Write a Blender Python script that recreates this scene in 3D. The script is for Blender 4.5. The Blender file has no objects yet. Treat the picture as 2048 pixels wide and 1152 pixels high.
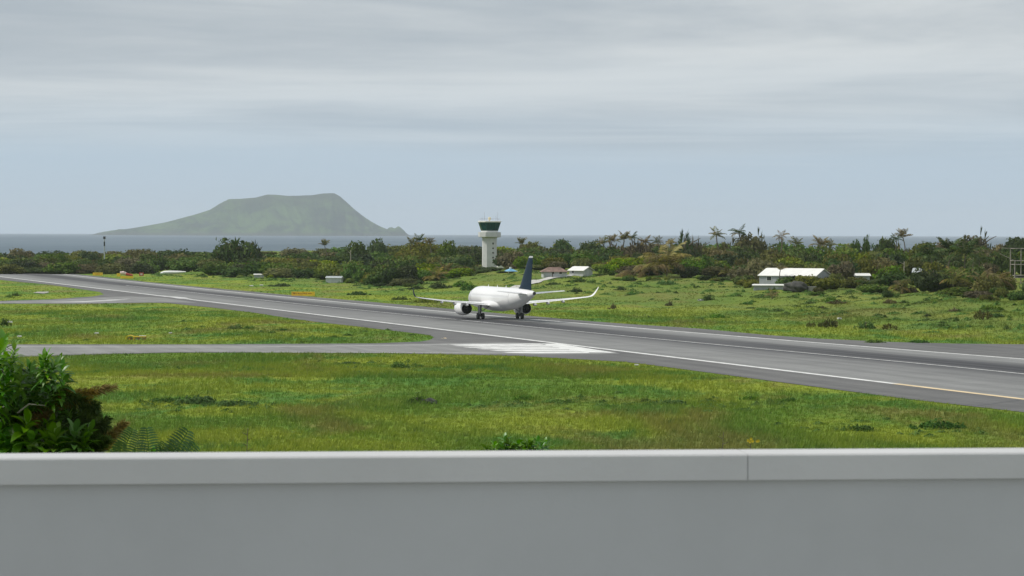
import bpy, bmesh, math, random
import numpy as np
from mathutils import Vector, Matrix, Euler
from mathutils.geometry import tessellate_polygon

R = math.radians
SC = bpy.context.scene
COL = SC.collection

# ------------------------------------------------------------------ camera
F = 5500.0                       # focal length in photo pixels (2048 wide)
CAM = Vector((0.0, 0.0, 15.8))
cam_d = bpy.data.cameras.new('camera')
cam_d.sensor_width = 36.0
cam_d.lens = 36.0 * F / 2048.0
cam_d.clip_start = 0.1
cam_d.clip_end = 200000.0
cam_d.dof.use_dof = True
cam_d.dof.focus_distance = 480.0
cam_d.dof.aperture_fstop = 15.0
cam = bpy.data.objects.new('camera', cam_d)
COL.objects.link(cam)
cam.location = CAM
cam.rotation_euler = Euler((R(90 - 1.133), R(-0.168), 0.0))
SC.camera = cam
CR = cam.rotation_euler.to_matrix()

# ------------------------------------------------------------------ world, sun, exposure
SUN = Vector((-0.80, 0.02, 0.90)).normalized()
w = bpy.data.worlds.new('World')
SC.world = w
w.use_nodes = True
nt = w.node_tree
nt.nodes.clear()
N = nt.nodes.new
L = nt.links.new


def nmath(tree, op, a, b=None, clamp=False):
    m = tree.nodes.new('ShaderNodeMath')
    m.operation = op
    m.use_clamp = clamp
    for i, v in enumerate((a, b)):
        if v is None:
            continue
        if isinstance(v, (int, float)):
            m.inputs[i].default_value = v
        else:
            tree.links.new(v, m.inputs[i])
    return m.outputs[0]


def nmap(tree, v, a, b, c=0.0, d=1.0, smooth=True):
    m = tree.nodes.new('ShaderNodeMapRange')
    m.interpolation_type = 'SMOOTHSTEP' if smooth else 'LINEAR'
    tree.links.new(v, m.inputs[0])
    for i, x in enumerate((a, b, c, d)):
        m.inputs[1 + i].default_value = x
    return m.outputs[0]


def nmix(tree, fac, a, b, blend='MIX'):
    m = tree.nodes.new('ShaderNodeMix')
    m.data_type = 'RGBA'
    m.blend_type = blend
    for sock, v in ((m.inputs[0], fac), (m.inputs[6], a), (m.inputs[7], b)):
        if isinstance(v, (int, float)):
            sock.default_value = v
        elif isinstance(v, (tuple, list)):
            sock.default_value = (v[0], v[1], v[2], 1.0)
        else:
            tree.links.new(v, sock)
    return m.outputs[2]


def nnoise(tree, vec, scale, detail=3.0, rough=0.5, dist=0.0):
    n = tree.nodes.new('ShaderNodeTexNoise')
    n.inputs['Scale'].default_value = scale
    n.inputs['Detail'].default_value = detail
    n.inputs['Roughness'].default_value = rough
    n.inputs['Distortion'].default_value = dist
    if vec is not None:
        tree.links.new(vec, n.inputs['Vector'])
    return n.outputs[0]


def nscale(tree, vec, s, off=(0, 0, 0)):
    m = tree.nodes.new('ShaderNodeMapping')
    m.inputs['Scale'].default_value = s
    m.inputs['Location'].default_value = off
    tree.links.new(vec, m.inputs[0])
    return m.outputs[0]


tc = N('ShaderNodeTexCoord')
sep = N('ShaderNodeSeparateXYZ')
L(tc.outputs['Generated'], sep.inputs[0])
zc = nmath(nt, 'MAXIMUM', sep.outputs[2], 0.012)
cx = nmath(nt, 'DIVIDE', sep.outputs[0], zc)
cy = nmath(nt, 'DIVIDE', sep.outputs[1], zc)
cmb = N('ShaderNodeCombineXYZ')
L(cx, cmb.inputs[0]); L(cy, cmb.inputs[1])
# cloud deck seen in perspective: noise laid on a flat layer overhead
cl_a = nnoise(nt, nscale(nt, cmb.outputs[0], (0.20, 0.15, 1), (3.3, 1.7, 0)), 1.0, 7.0, 0.60, 0.5)
cl_b = nnoise(nt, nscale(nt, cmb.outputs[0], (0.10, 0.055, 1), (8.1, 4.2, 0)), 1.0, 2.0, 0.5, 0.0)
dist = nmath(nt, 'ADD', nmath(nt, 'SQRT', nmath(nt, 'ADD', nmath(nt, 'MULTIPLY', cx, cx), nmath(nt, 'MULTIPLY', cy, cy))),
             nmath(nt, 'MULTIPLY', nmath(nt, 'SUBTRACT', cl_b, 0.5), 30.0))
deck = nmap(nt, dist, 12.0, 42.0, 1.0, 0.0)
sky = N('ShaderNodeTexSky')
sky.sky_type = 'NISHITA'
sky.sun_disc = False
sky.sun_elevation = math.asin(SUN.z)
sky.sun_rotation = math.atan2(SUN.x, SUN.y)
sky.air_density = 1.0
sky.dust_density = 0.6
skys = nmix(nt, 1.0, sky.outputs[0], (0.10, 0.10, 0.10), 'MULTIPLY')
clear = nmix(nt, 0.88, skys, (0.370, 0.478, 0.595))
tone = nmix(nt, nmap(nt, nmath(nt, 'ADD', nmath(nt, 'MULTIPLY', cl_a, 0.65), nmath(nt, 'MULTIPLY', cl_b, 0.35)), 0.37, 0.63),
            (0.345, 0.388, 0.430), (0.585, 0.608, 0.615))
skyc = nmix(nt, nmath(nt, 'MULTIPLY', deck, 0.93), clear, tone)
bg = N('ShaderNodeBackground')
L(skyc, bg.inputs[0])
bg.inputs[1].default_value = 1.0
wo = N('ShaderNodeOutputWorld')
L(bg.outputs[0], wo.inputs[0])

sun_d = bpy.data.lights.new('sun', 'SUN')
sun_d.energy = 2.6
sun_d.angle = R(12)
sun_d.color = (1.0, 0.95, 0.87)
sun = bpy.data.objects.new('sun', sun_d)
COL.objects.link(sun)
sun.rotation_euler = SUN.to_track_quat('Z', 'Y').to_euler()

SC.view_settings.view_transform = 'Standard'
SC.view_settings.look = 'None'
SC.view_settings.exposure = 0.27
SC.view_settings.gamma = 1.0
SC.view_settings.use_curve_mapping = False
SC.render.engine = 'CYCLES'
SC.cycles.use_denoising = True
SC.cycles.max_bounces = 8
SC.cycles.volume_bounces = 1
SC.cycles.transparent_max_bounces = 8

# ------------------------------------------------------------------ pixel <-> place helpers (layout measured on the photo, built at real size)
def ray(px, py):
    d = CR @ Vector(((px - 1024.0) / F, -(py - 576.0) / F, -1.0))
    return d


def at(px, py, Y):
    """point at forward distance Y seen at photo pixel (px, py)"""
    d = ray(px, py)
    return CAM + d * (Y / d.y)


def flat(px, py, z=0.0):
    d = ray(px, py)
    k = (z - CAM.z) / d.z
    return CAM + d * k


def xat(px, Y):
    return (px - 1024.0) / F * Y


def ss(a, b, x):
    t = np.clip((np.asarray(x, float) - a) / (b - a), 0, 1)
    return t * t * (3 - 2 * t)


# runway axis: direction from the near right to the far left
NL0, NL1 = flat(0, 553), flat(2048, 798)
UD = (NL0 - NL1); UD.z = 0; UD.normalize()
ND = Vector((UD.y, -UD.x, 0))              # across the runway, away from the camera
FP = flat(1111, 642.5)                     # a point of the far edge line


near_edge = [(-45, 548), (-60, 552.5), (0, 560), (100, 569.5), (200, 584), (208, 589), (187, 593), (100, 599), (0, 602), (-90, 603.5), (-90, 607.5), (0, 607.3),
             (175, 607.5), (300, 605.5), (337, 606.5), (425, 615.5), (512, 626), (600, 640), (750, 657.5), (837, 667.5), (861, 671), (868, 675), (860, 680.5),
             (840, 683.5), (750, 687), (400, 689), (-90, 689), (-90, 720), (25, 715), (200, 709), (350, 705.5), (512, 705.5), (780, 707), (1034, 712),
             (1250, 724), (1300, 730), (1556, 764), (1811, 798), (2048, 825), (2140, 838)]
PEDGE = [(flat(a, b).x, flat(a, b).y) for a, b in near_edge]
def pin(poly, X, Y):
    px_ = np.array([q[0] for q in poly]); py_ = np.array([q[1] for q in poly])
    ins = np.zeros(len(X), bool); j = len(poly) - 1
    for i in range(len(poly)):
        c_ = ((py_[i] > Y) != (py_[j] > Y)) & (X < (px_[j] - px_[i]) * (Y - py_[i]) / (py_[j] - py_[i] + 1e-12) + px_[i])
        ins ^= c_; j = i
    return ins


far_edge = [(2120, 689), (2048, 689), (1911, 687.5), (1786, 684.5), (1636, 677.5), (1536, 670.5), (1399, 657.5), (1260, 648.5), (1172, 642), (1082, 634),
            (912, 619), (725, 602.5), (575, 590), (400, 574), (299, 564.5), (193, 552.5), (130, 546)]
fe = [flat(a, b) for a, b in far_edge]; ne = [flat(a, b) for a, b in near_edge]
PAVED = [fe[0] - UD * 160] + fe + ne + [ne[-1] - UD * 160]


def pave_dist(x, y):
    d = np.full(np.broadcast(x, y).shape, 1e9)
    for (ax, ay), (bx, by) in zip(PEDGE[:-1], PEDGE[1:]):
        ex, ey = bx - ax, by - ay
        k = np.clip(((x - ax) * ex + (y - ay) * ey) / (ex * ex + ey * ey + 1e-9), 0, 1)
        d = np.minimum(d, np.hypot(x - ax - k * ex, y - ay - k * ey))
    return d


def terrain(x, y):
    x, y = np.broadcast_arrays(np.asarray(x, float), np.asarray(y, float))
    s = (x - FP.x) * ND.x + (y - FP.y) * ND.y
    und = (np.sin(x * .071 + 1.3 + .6 * np.sin(y * .023)) * np.sin(y * .037 + .4) * .6 + np.sin(x * .023 - y * .017 + 2.0) * .7
           + np.sin(x * .16 + y * .05) * .18 + np.sin(y * .11 - x * .07) * .18)
    far = 3.3 * ss(30, 135, s) + 2.3 * ss(130, 320, s) + .55 * und * ss(32, 80, s)
    far = far + ss(38, 75, s) * (.30 * np.sin(x * .29 + 1.7 * np.sin(y * .05)) * np.sin(y * .083 + .8) + .20 * np.sin(x * .47 - y * .11 + 2) * np.sin(y * .19 + x * .1) + .22 * np.sin(y * .147 + 1.1 * np.sin(x * .13)))
    # the knoll the houses and the tower stand on
    far = far + 1.5 * np.exp(-(((x - 14) / 34.) ** 2 + ((y - 850) / 75.) ** 2))
    near = -0.015 + 0.22 * np.clip(und / 1.6, -1, 1) * ss(3, 22, pave_dist(x, y)) * ss(0, -2, s) * (1.0 - pin(PAVED, x.ravel(), y.ravel()).reshape(x.shape))
    # hillside falling away below the terrace
    hl_ = 13.2 - .0782 * np.clip(y, 8, 600)
    near = near + (.5 * (hl_ + np.sqrt(hl_ * hl_ + .25)) + .25 * und * ss(1, 4, hl_)) * ss(260, 190, y)
    z = near + far
    return z - (z + 7.0) * ss(1650, 2050, y)


def tz(x, y):
    return float(terrain(x, y))


def ground(px, py):
    """where the photo's ray through a pixel meets the land"""
    d = ray(px, py)
    ys = np.arange(120, 2000, 0.5)
    pz = CAM.z + d.z / d.y * ys
    hit = np.nonzero(pz < terrain(d.x / d.y * ys, ys))[0]
    Y = ys[hit[0]] if len(hit) else 1900.0
    return Vector((d.x / d.y * Y, Y, tz(d.x / d.y * Y, Y)))


def stand(px, Y):
    x = xat(px, Y)
    return Vector((x, Y, tz(x, Y)))


# ------------------------------------------------------------------ object helpers
def tag(o, label=None, cat=None, group=None, kind=None):
    if label: o['label'] = label
    if cat: o['category'] = cat
    if group: o['group'] = group
    if kind: o['kind'] = kind
    return o


def empty(name, loc, rz=0.0, sc=1.0, label=None, cat=None, group=None):
    o = bpy.data.objects.new(name, None)
    COL.objects.link(o)
    o.location = loc
    o.rotation_euler = (0, 0, rz)
    o.scale = (sc, sc, sc) if isinstance(sc, (int, float)) else sc
    o.empty_display_size = 0.2
    return tag(o, label, cat, group)


def link(name, mesh, parent=None, loc=(0, 0, 0), rot=(0, 0, 0), sc=1.0):
    o = bpy.data.objects.new(name, mesh)
    COL.objects.link(o)
    o.parent = parent
    o.location = loc
    o.rotation_euler = rot
    o.scale = (sc, sc, sc) if isinstance(sc, (int, float)) else sc
    return o


class MB:
    def __init__(s):
        s.v = []; s.f = []; s.m = []

    def add(s, vs, fs, mi=0):
        o = len(s.v)
        s.v += [tuple(v) for v in vs]
        s.f += [tuple(i + o for i in f) for f in fs]
        s.m += [mi] * len(fs)
        return s

    def box(s, c, size, rz=0.0, mi=0, taper=1.0):
        hx, hy, hz = (q / 2 for q in size)
        ca, sa = math.cos(rz), math.sin(rz)
        vs = []
        for z, k in ((-hz, 1.0), (hz, taper)):
            for x, y in ((-hx, -hy), (hx, -hy), (hx, hy), (-hx, hy)):
                x *= k; y *= k
                vs.append((c[0] + x * ca - y * sa, c[1] + x * sa + y * ca, c[2] + z))
        return s.add(vs, [(3, 2, 1, 0), (4, 5, 6, 7), (0, 1, 5, 4), (1, 2, 6, 5), (2, 3, 7, 6), (3, 0, 4, 7)], mi)

    def tube(s, pts, rads, n=8, mi=0, caps=True):
        pts = [Vector(p) for p in pts]
        vs, fs = [], []
        for i, p in enumerate(pts):
            t = (pts[min(i + 1, len(pts) - 1)] - pts[max(i - 1, 0)])
            t.normalize()
            a = t.orthogonal().normalized() if abs(t.z) > .95 else t.cross(Vector((0, 0, 1))).normalized()
            b = t.cross(a)
            r = rads[i] if isinstance(rads, (list, tuple)) else rads
            for k in range(n):
                q = 2 * math.pi * k / n
                vs.append(p + a * math.cos(q) * r + b * math.sin(q) * r)
        for i in range(len(pts) - 1):
            for k in range(n):
                k2 = (k + 1) % n
                fs.append((i * n + k, i * n + k2, (i + 1) * n + k2, (i + 1) * n + k))
        if caps:
            fs.append(tuple(range(n))[::-1]); fs.append(tuple((len(pts) - 1) * n + k for k in range(n)))
        return s.add(vs, fs, mi)

    def loft(s, rings, mi=0, caps=True, closed=True):
        n = len(rings[0]); vs = [p for r in rings for p in r]; fs = []
        for i in range(len(rings) - 1):
            for k in range(n if closed else n - 1):
                k2 = (k + 1) % n
                fs.append((i * n + k, i * n + k2, (i + 1) * n + k2, (i + 1) * n + k))
        if caps:
            fs.append(tuple(range(n))[::-1]); fs.append(tuple((len(rings) - 1) * n + k for k in range(n)))
        return s.add(vs, fs, mi)

    def mesh(s, name, mats, smooth=False, fix=True, sharp=None):
        me = bpy.data.meshes.new(name)
        me.from_pydata(s.v, [], s.f)
        for m in (mats if isinstance(mats, (list, tuple)) else [mats]):
            me.materials.append(m)
        me.polygons.foreach_set('material_index', s.m)
        if fix:
            bm = bmesh.new(); bm.from_mesh(me)
            bmesh.ops.recalc_face_normals(bm, faces=bm.faces[:])
            bm.to_mesh(me); bm.free()
        if smooth:
            me.polygons.foreach_set('use_smooth', [True] * len(me.polygons))
            if sharp:
                try:
                    me.set_sharp_from_angle(angle=R(sharp))
                except Exception:
                    pass
        me.update()
        return me

    def obj(s, name, mats, parent=None, loc=(0, 0, 0), rot=(0, 0, 0), smooth=False, sharp=None):
        return link(name, s.mesh(name, mats, smooth, sharp=sharp), parent, loc, rot)


# ------------------------------------------------------------------ materials
MATS = {}


def mat(name, col, rough=0.6, metal=0.0, var=0.0, vscale=1.0, bump=0.0, bscale=20.0, coat=0.0, spec=0.5, coords='Object'):
    if name in MATS:
        return MATS[name]
    m = bpy.data.materials.new(name)
    m.use_nodes = True
    t = m.node_tree
    p = t.nodes['Principled BSDF']
    p.inputs['Roughness'].default_value = rough
    p.inputs['Metallic'].default_value = metal
    p.inputs['Coat Weight'].default_value = coat
    p.inputs['Specular IOR Level'].default_value = spec
    co = t.nodes.new('ShaderNodeTexCoord').outputs[coords]
    if var:
        n = nnoise(t, co, vscale, 5.0, 0.6)
        c = nmix(t, nmap(t, n, 0.3, 0.7), tuple(x * (1 - var) for x in col), tuple(min(1, x * (1 + var)) for x in col))
        t.links.new(c, p.inputs['Base Color'])
    else:
        p.inputs['Base Color'].default_value = (*col, 1)
    if bump:
        b = t.nodes.new('ShaderNodeBump')
        b.inputs['Strength'].default_value = bump
        b.inputs['Distance'].default_value = 0.05
        t.links.new(nnoise(t, co, bscale, 4.0, 0.6), b.inputs['Height'])
        t.links.new(b.outputs[0], p.inputs['Normal'])
    MATS[name] = m
    return m


def grass_color(t, pos):
    """patchy island turf: green, yellow-green, olive and straw by place on the ground"""
    p2 = nscale(t, pos, (1, 1, 0))
    a = nnoise(t, nscale(t, p2, (.030, .020, 0)), 1.0, 4.0, .6, .6)
    b = nnoise(t, nscale(t, p2, (.075, .045, 0), (5, 9, 0)), 1.0, 4.0, .6, .5)
    c = nnoise(t, nscale(t, p2, (.35, .18, 0), (2, 7, 0)), 1.0, 4.0, .65)
    e = nnoise(t, nscale(t, p2, (.055, .022, 0), (17, 3, 0)), 1.0, 5.0, .62, .8)
    col = nmix(t, nmap(t, a, .40, .60), (.115, .210, .022), (.245, .300, .028))
    col = nmix(t, nmap(t, b, .50, .64), col, (.085, .205, .030))
    col = nmix(t, nmath(t, 'MULTIPLY', nmap(t, e, .51, .66), .68), col, (.220, .188, .055))
    col = nmix(t, nmath(t, 'MULTIPLY', nmap(t, c, .54, .70), .65), col, (.070, .125, .026))
    col = nmix(t, nmath(t, 'MULTIPLY', nmap(t, c, .44, .28), .45), col, (.270, .285, .080))
    # rougher, duller rough pasture on the bank beyond the runway
    dt = t.nodes.new('ShaderNodeVectorMath'); dt.operation = 'DOT_PRODUCT'
    t.links.new(pos, dt.inputs[0]); dt.inputs[1].default_value = (ND.x, ND.y, 0)
    bank = nmap(t, dt.outputs['Value'], FP.x * ND.x + FP.y * ND.y + 20, FP.x * ND.x + FP.y * ND.y + 75, 0, 1)
    f_ = nnoise(t, nscale(t, p2, (.045, .030, 0), (31, 13, 0)), 1.0, 5.0, .65, .6)
    dull = nmix(t, nmap(t, f_, .38, .62), (.115, .168, .030), (.178, .186, .048))
    col = nmix(t, nmath(t, 'MULTIPLY', bank, .62), col, dull)
    return col


def m_ground():
    m = bpy.data.materials.new('turf'); m.use_nodes = True
    t = m.node_tree; p = t.nodes['Principled BSDF']
    pos = t.nodes.new('ShaderNodeNewGeometry').outputs['Position']
    col = grass_color(t, pos)
    fine = nnoise(t, pos, 1.6, 5.0, .7)
    col = nmix(t, nmap(t, fine, .35, .75, 0, .30), col, (.060, .105, .018))
    t.links.new(col, p.inputs['Base Color'])
    p.inputs['Roughness'].default_value = .9
    p.inputs['Specular IOR Level'].default_value = .1
    b = t.nodes.new('ShaderNodeBump')
    b.inputs['Strength'].default_value = .8; b.inputs['Distance'].default_value = .35
    t.links.new(nnoise(t, pos, .9, 6.0, .7), b.inputs['Height'])
    t.links.new(b.outputs[0], p.inputs['Normal'])
    return m


def m_grass():
    m = bpy.data.materials.new('grass_blades'); m.use_nodes = True
    t = m.node_tree; p = t.nodes['Principled BSDF']
    pos = t.nodes.new('ShaderNodeNewGeometry').outputs['Position']
    at_ = t.nodes.new('ShaderNodeAttribute'); at_.attribute_name = 'tint'
    col = grass_color(t, pos)
    col = nmix(t, nmath(t, 'MULTIPLY', nmap(t, at_.outputs['Fac'], .35, 1.0, smooth=False), .38), col, (.300, .310, .095))
    col = nmix(t, nmap(t, at_.outputs['Fac'], .35, 0.0, 0, .40, smooth=False), col, (.080, .170, .024))
    t.links.new(col, p.inputs['Base Color'])
    p.inputs['Roughness'].default_value = .75
    p.inputs['Specular IOR Level'].default_value = .15
    tr = t.nodes.new('ShaderNodeBsdfTranslucent'); t.links.new(col, tr.inputs[0])
    mx = t.nodes.new('ShaderNodeMixShader'); mx.inputs[0].default_value = .35
    t.links.new(p.outputs[0], mx.inputs[1]); t.links.new(tr.outputs[0], mx.inputs[2])
    t.links.new(mx.outputs[0], t.nodes['Material Output'].inputs[0])
    return m


def m_leaf(name, a, b, c=None, rough=.6, trans=.25, spec=.12):
    """foliage: leaf colour a..b by leaf, shifted plant by plant; c = withered leaves"""
    m = bpy.data.materials.new(name); m.use_nodes = True
    t = m.node_tree; p = t.nodes['Principled BSDF']
    at_ = t.nodes.new('ShaderNodeAttribute'); at_.attribute_name = 'tint'
    oi = t.nodes.new('ShaderNodeObjectInfo')
    col = nmix(t, at_.outputs['Fac'], a, b)
    if c:
        col = nmix(t, nmap(t, at_.outputs['Fac'], .86, .92, 0, .9), col, c)
    pos = t.nodes.new('ShaderNodeNewGeometry').outputs['Position']
    clump = nnoise(t, pos, .45, 3.0, .6)
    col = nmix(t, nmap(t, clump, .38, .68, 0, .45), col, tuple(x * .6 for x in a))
    hs = t.nodes.new('ShaderNodeHueSaturation')
    t.links.new(nmap(t, oi.outputs['Random'], 0, 1, .475, .515, smooth=False), hs.inputs['Hue'])
    t.links.new(nmap(t, nmath(t, 'FRACT', nmath(t, 'MULTIPLY', oi.outputs['Random'], 7.3)), 0, 1, .78, 1.42, smooth=False), hs.inputs['Value'])
    t.links.new(nmap(t, nmath(t, 'FRACT', nmath(t, 'MULTIPLY', oi.outputs['Random'], 3.7)), 0, 1, .95, 1.25, smooth=False), hs.inputs['Saturation'])
    t.links.new(col, hs.inputs['Color'])
    t.links.new(hs.outputs[0], p.inputs['Base Color'])
    p.inputs['Roughness'].default_value = rough
    p.inputs['Specular IOR Level'].default_value = spec
    tr = t.nodes.new('ShaderNodeBsdfTranslucent'); t.links.new(hs.outputs[0], tr.inputs[0])
    mx = t.nodes.new('ShaderNodeMixShader'); mx.inputs[0].default_value = trans
    t.links.new(p.outputs[0], mx.inputs[1]); t.links.new(tr.outputs[0], mx.inputs[2])
    t.links.new(mx.outputs[0], t.nodes['Material Output'].inputs[0])
    return m


M_TURF = m_ground()
M_GRASS = m_grass()
M_LEAF = m_leaf('leaf_green', (.050, .095, .022), (.135, .200, .045), (.17, .13, .06))
M_LEAF_DK = m_leaf('leaf_dark', (.032, .060, .020), (.092, .135, .042), (.11, .10, .05))
M_LEAF_OL = m_leaf('leaf_olive', (.075, .092, .026), (.180, .185, .055), (.20, .15, .07))
M_LEAF_BR = m_leaf('leaf_brown', (.085, .082, .040), (.180, .165, .085), (.21, .165, .09))
M_LEAF_YG = m_leaf('leaf_bright', (.080, .140, .022), (.220, .270, .045), (.24, .21, .05))
M_FROND = m_leaf('palm_leaf', (.065, .085, .024), (.185, .180, .055), (.27, .19, .07))
M_FROND_DK = m_leaf('palm_leaf_dark', (.028, .055, .018), (.080, .115, .036), (.13, .11, .05))
M_FROND_BR = m_leaf('palm_leaf_dry', (.110, .092, .040), (.245, .200, .085), (.28, .22, .10))
M_NEAR = m_leaf('near_leaf', (.055, .155, .022), (.190, .370, .060), None, .38, .28, .5)
M_NEAR_SHADE = m_leaf('near_leaf_shaded', (.014, .030, .010), (.045, .080, .022), None, .5, .15)
M_NEEDLE = m_leaf('near_needle_brown', (.170, .130, .048), (.400, .310, .115), None, .6, .2)
M_FERN = m_leaf('near_fern', (.018, .055, .016), (.085, .170, .045), None, .45, .3, .45)
M_BARK = mat('bark', (.115, .095, .072), .9, var=.4, vscale=3, bump=.6, bscale=12)
M_BARK_PALE = mat('bark_pale', (.30, .27, .22), .9, var=.35, vscale=3, bump=.5, bscale=12)
M_WHITE = mat('white_paint', (.80, .80, .78), .5, var=.06, vscale=.6)
M_PLANE = mat('aircraft_white', (.83, .83, .83), .28, var=.025, vscale=.25, coat=.4)
M_PLGREY = mat('aircraft_grey', (.42, .43, .44), .4, var=.08, vscale=.8)
M_NAVY = mat('aircraft_navy', (.003, .017, .040), .4, coat=.0, spec=.12, var=.1, vscale=.4)
M_DARK = mat('dark_metal', (.035, .035, .037), .5, var=.2, vscale=3)
M_TYRE = mat('tyre_rubber', (.016, .016, .017), .8)
M_STEEL = mat('steel', (.30, .30, .30), .4, .6, var=.15, vscale=4)
M_CONC = mat('concrete', (.50, .49, .46), .85, var=.10, vscale=.5, bump=.2, bscale=6)
M_TOWER = mat('tower_render', (.56, .565, .56), .8, var=.06, vscale=.5, bump=.15, bscale=6)
M_CONC_DK = mat('old_concrete', (.36, .35, .32), .9, var=.25, vscale=.4, bump=.3, bscale=5)
M_YEL = mat('sign_yellow', (.95, .60, .03), .5, var=.08, vscale=1.5)
M_AMBER = mat('sign_amber_marks', (.50, .22, .015), .5)
M_RED = mat('red_paint', (.46, .06, .045), .6, var=.15, vscale=2)
M_PINK = mat('faded_pink', (.72, .55, .52), .7, var=.1, vscale=2)
M_BLUEROOF = mat('blue_roof', (.17, .40, .62), .5, var=.12, vscale=.8)
M_RUSTROOF = mat('rusty_roof', (.20, .13, .105), .8, var=.35, vscale=.7)
M_WHITEROOF = mat('white_roof', (.80, .79, .75), .45, var=.06, vscale=.5)
M_GREYWALL = mat('grey_wall', (.34, .36, .38), .85, var=.12, vscale=.8)
M_PALEWALL = mat('pale_wall', (.48, .50, .51), .85, var=.10, vscale=.8)
M_GREYSHEET = mat('grey_sheet', (.42, .45, .46), .5, var=.10, vscale=1.2)
M_GLASSDK = mat('window_dark', (.02, .025, .028), .12, spec=.6)
M_ROCK = mat('dark_rock', (.060, .060, .052), .95, var=.5, vscale=1.2, bump=1.0, bscale=3)
M_EARTH = mat('bare_earth', (.16, .125, .085), .95, var=.3, vscale=1.5, bump=.6, bscale=6)
M_PAINTW = mat('marking_white', (.70, .70, .68), .7, var=.22, vscale=.6, coords='Object')
M_PAINTY = mat('marking_yellow', (.72, .56, .33), .7, var=.15, vscale=.5)

# ------------------------------------------------------------------ structure: land
xs = np.concatenate([np.arange(-3000, -460, 120), np.arange(-460, 460, 5), np.arange(460, 3001, 120)])
ys = np.concatenate([np.arange(-500, 0, 50), np.arange(0, 1150, 5), np.arange(1150, 2101, 25), np.arange(2130, 2600, 80)])
GX, GY = np.meshgrid(xs, ys)
GZ = terrain(GX, GY)
vs = np.stack([GX, GY, GZ], -1).reshape(-1, 3)
nx, ny = len(xs), len(ys)
ii = (np.arange(ny - 1)[:, None] * nx + np.arange(nx - 1)[None, :]).reshape(-1)
fs = np.stack([ii, ii + 1, ii + nx + 1, ii + nx], -1)


def np_mesh(name, v, faces, mats, smooth=False):
    """mesh from numpy arrays; faces is (n, k)"""
    me = bpy.data.meshes.new(name)
    v = np.ascontiguousarray(v, dtype=np.float32); faces = np.ascontiguousarray(faces, dtype=np.int32)
    n, k = faces.shape
    me.vertices.add(len(v)); me.vertices.foreach_set('co', v.ravel())
    me.loops.add(n * k); me.loops.foreach_set('vertex_index', faces.ravel())
    me.polygons.add(n)
    me.polygons.foreach_set('loop_start', np.arange(0, n * k, k, dtype=np.int32))
    me.polygons.foreach_set('loop_total', np.full(n, k, dtype=np.int32))
    if smooth:
        me.polygons.foreach_set('use_smooth', np.ones(n, dtype=bool))
    for m in (mats if isinstance(mats, (list, tuple)) else [mats]):
        me.materials.append(m)
    me.update(calc_edges=True)
    return me


def set_tint(me, vals):
    a = me.attributes.new('tint', 'FLOAT', 'POINT')
    a.data.foreach_set('value', np.ascontiguousarray(vals, dtype=np.float32))


ground_o = link('ground', np_mesh('ground', vs, fs, M_TURF, True))
tag(ground_o, 'patchy green and olive turf around the runway', 'ground', kind='structure')

# sea ---------------------------------------------------------------
m = bpy.data.materials.new('sea_water'); m.use_nodes = True
t = m.node_tree; p = t.nodes['Principled BSDF']
pos = t.nodes.new('ShaderNodeNewGeometry').outputs['Position']
wv = nnoise(t, nscale(t, pos, (.0016, .0005, 0)), 1.0, 5.0, .65)
t.links.new(nmix(t, nmap(t, wv, .35, .65), (.050, .088, .122), (.095, .140, .180)), p.inputs['Base Color'])
cap = nnoise(t, nscale(t, pos, (.012, .0022, 0)), 1.0, 6.0, .75)
p.inputs['Roughness'].default_value = .5
p.inputs['IOR'].default_value = 1.33
p.inputs['Specular IOR Level'].default_value = .32
bmp = t.nodes.new('ShaderNodeBump'); bmp.inputs['Strength'].default_value = .6; bmp.inputs['Distance'].default_value = 3.0
t.links.new(nnoise(t, nscale(t, pos, (.03, .012, 0)), 1.0, 6.0, .7), bmp.inputs['Height'])
t.links.new(bmp.outputs[0], p.inputs['Normal'])
foam = t.nodes.new('ShaderNodeBsdfDiffuse'); foam.inputs[0].default_value = (.6, .62, .63, 1)
mx = t.nodes.new('ShaderNodeMixShader')
t.links.new(nmap(t, cap, .70, .76, 0, .6), mx.inputs[0])
t.links.new(p.outputs[0], mx.inputs[1]); t.links.new(foam.outputs[0], mx.inputs[2])
t.links.new(mx.outputs[0], t.nodes['Material Output'].inputs[0])
SEA_Z = -4.0
mb = MB()
rings = []
for r_ in (5, 500, 1500, 3000, 6000, 12000, 24000, 40000):
    rings.append([(r_ * math.cos(2 * math.pi * k / 96), r_ * math.sin(2 * math.pi * k / 96), SEA_Z) for k in range(96)])
mb.loft(rings, caps=False)
mb.add(rings[0], [tuple(range(96))])
sea = mb.obj('sea', m)
tag(sea, 'grey blue sea reaching to the horizon', 'sea', kind='structure')

# island -----------------------------------------------------------
DI = 20000.0
prof = [(150, 475), (178, 474), (186, 470), (200, 466), (222, 460.5), (260, 456.5), (300, 449.5), (330, 444), (360, 436.5), (392, 427.5), (420, 418.5),
        (440, 406), (458, 397), (480, 396), (512, 393.5), (535, 387.5), (552, 388), (575, 390), (600, 390), (625, 389), (645, 385.5), (668, 384.5),
        (680, 391), (692, 402), (707, 416), (725, 430.5), (742, 442), (760, 452), (775, 458), (783, 453.5), (790, 457), (797, 452), (806, 459), (814, 467), (824, 473), (850, 476)]
hx = np.array([(p_[0] - 1024) / F * DI for p_ in prof])
hz = np.array([max(at(p_[0], p_[1], DI).z - SEA_Z, -6) for p_ in prof])
IX = np.linspace(hx[0], hx[-1], 260)
ridge = np.interp(IX, hx, hz)
IV = np.linspace(-1, 1, 90)
rng = np.random.default_rng(5)


def fbm1(x, seed, octs=5, base=.004):
    r2 = np.random.default_rng(seed); o = 0
    for k in range(octs):
        o = o + np.sin(x * base * 2 ** k * (1 + .2 * r2.random()) + r2.random() * 9) / 1.7 ** k
    return o


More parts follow.
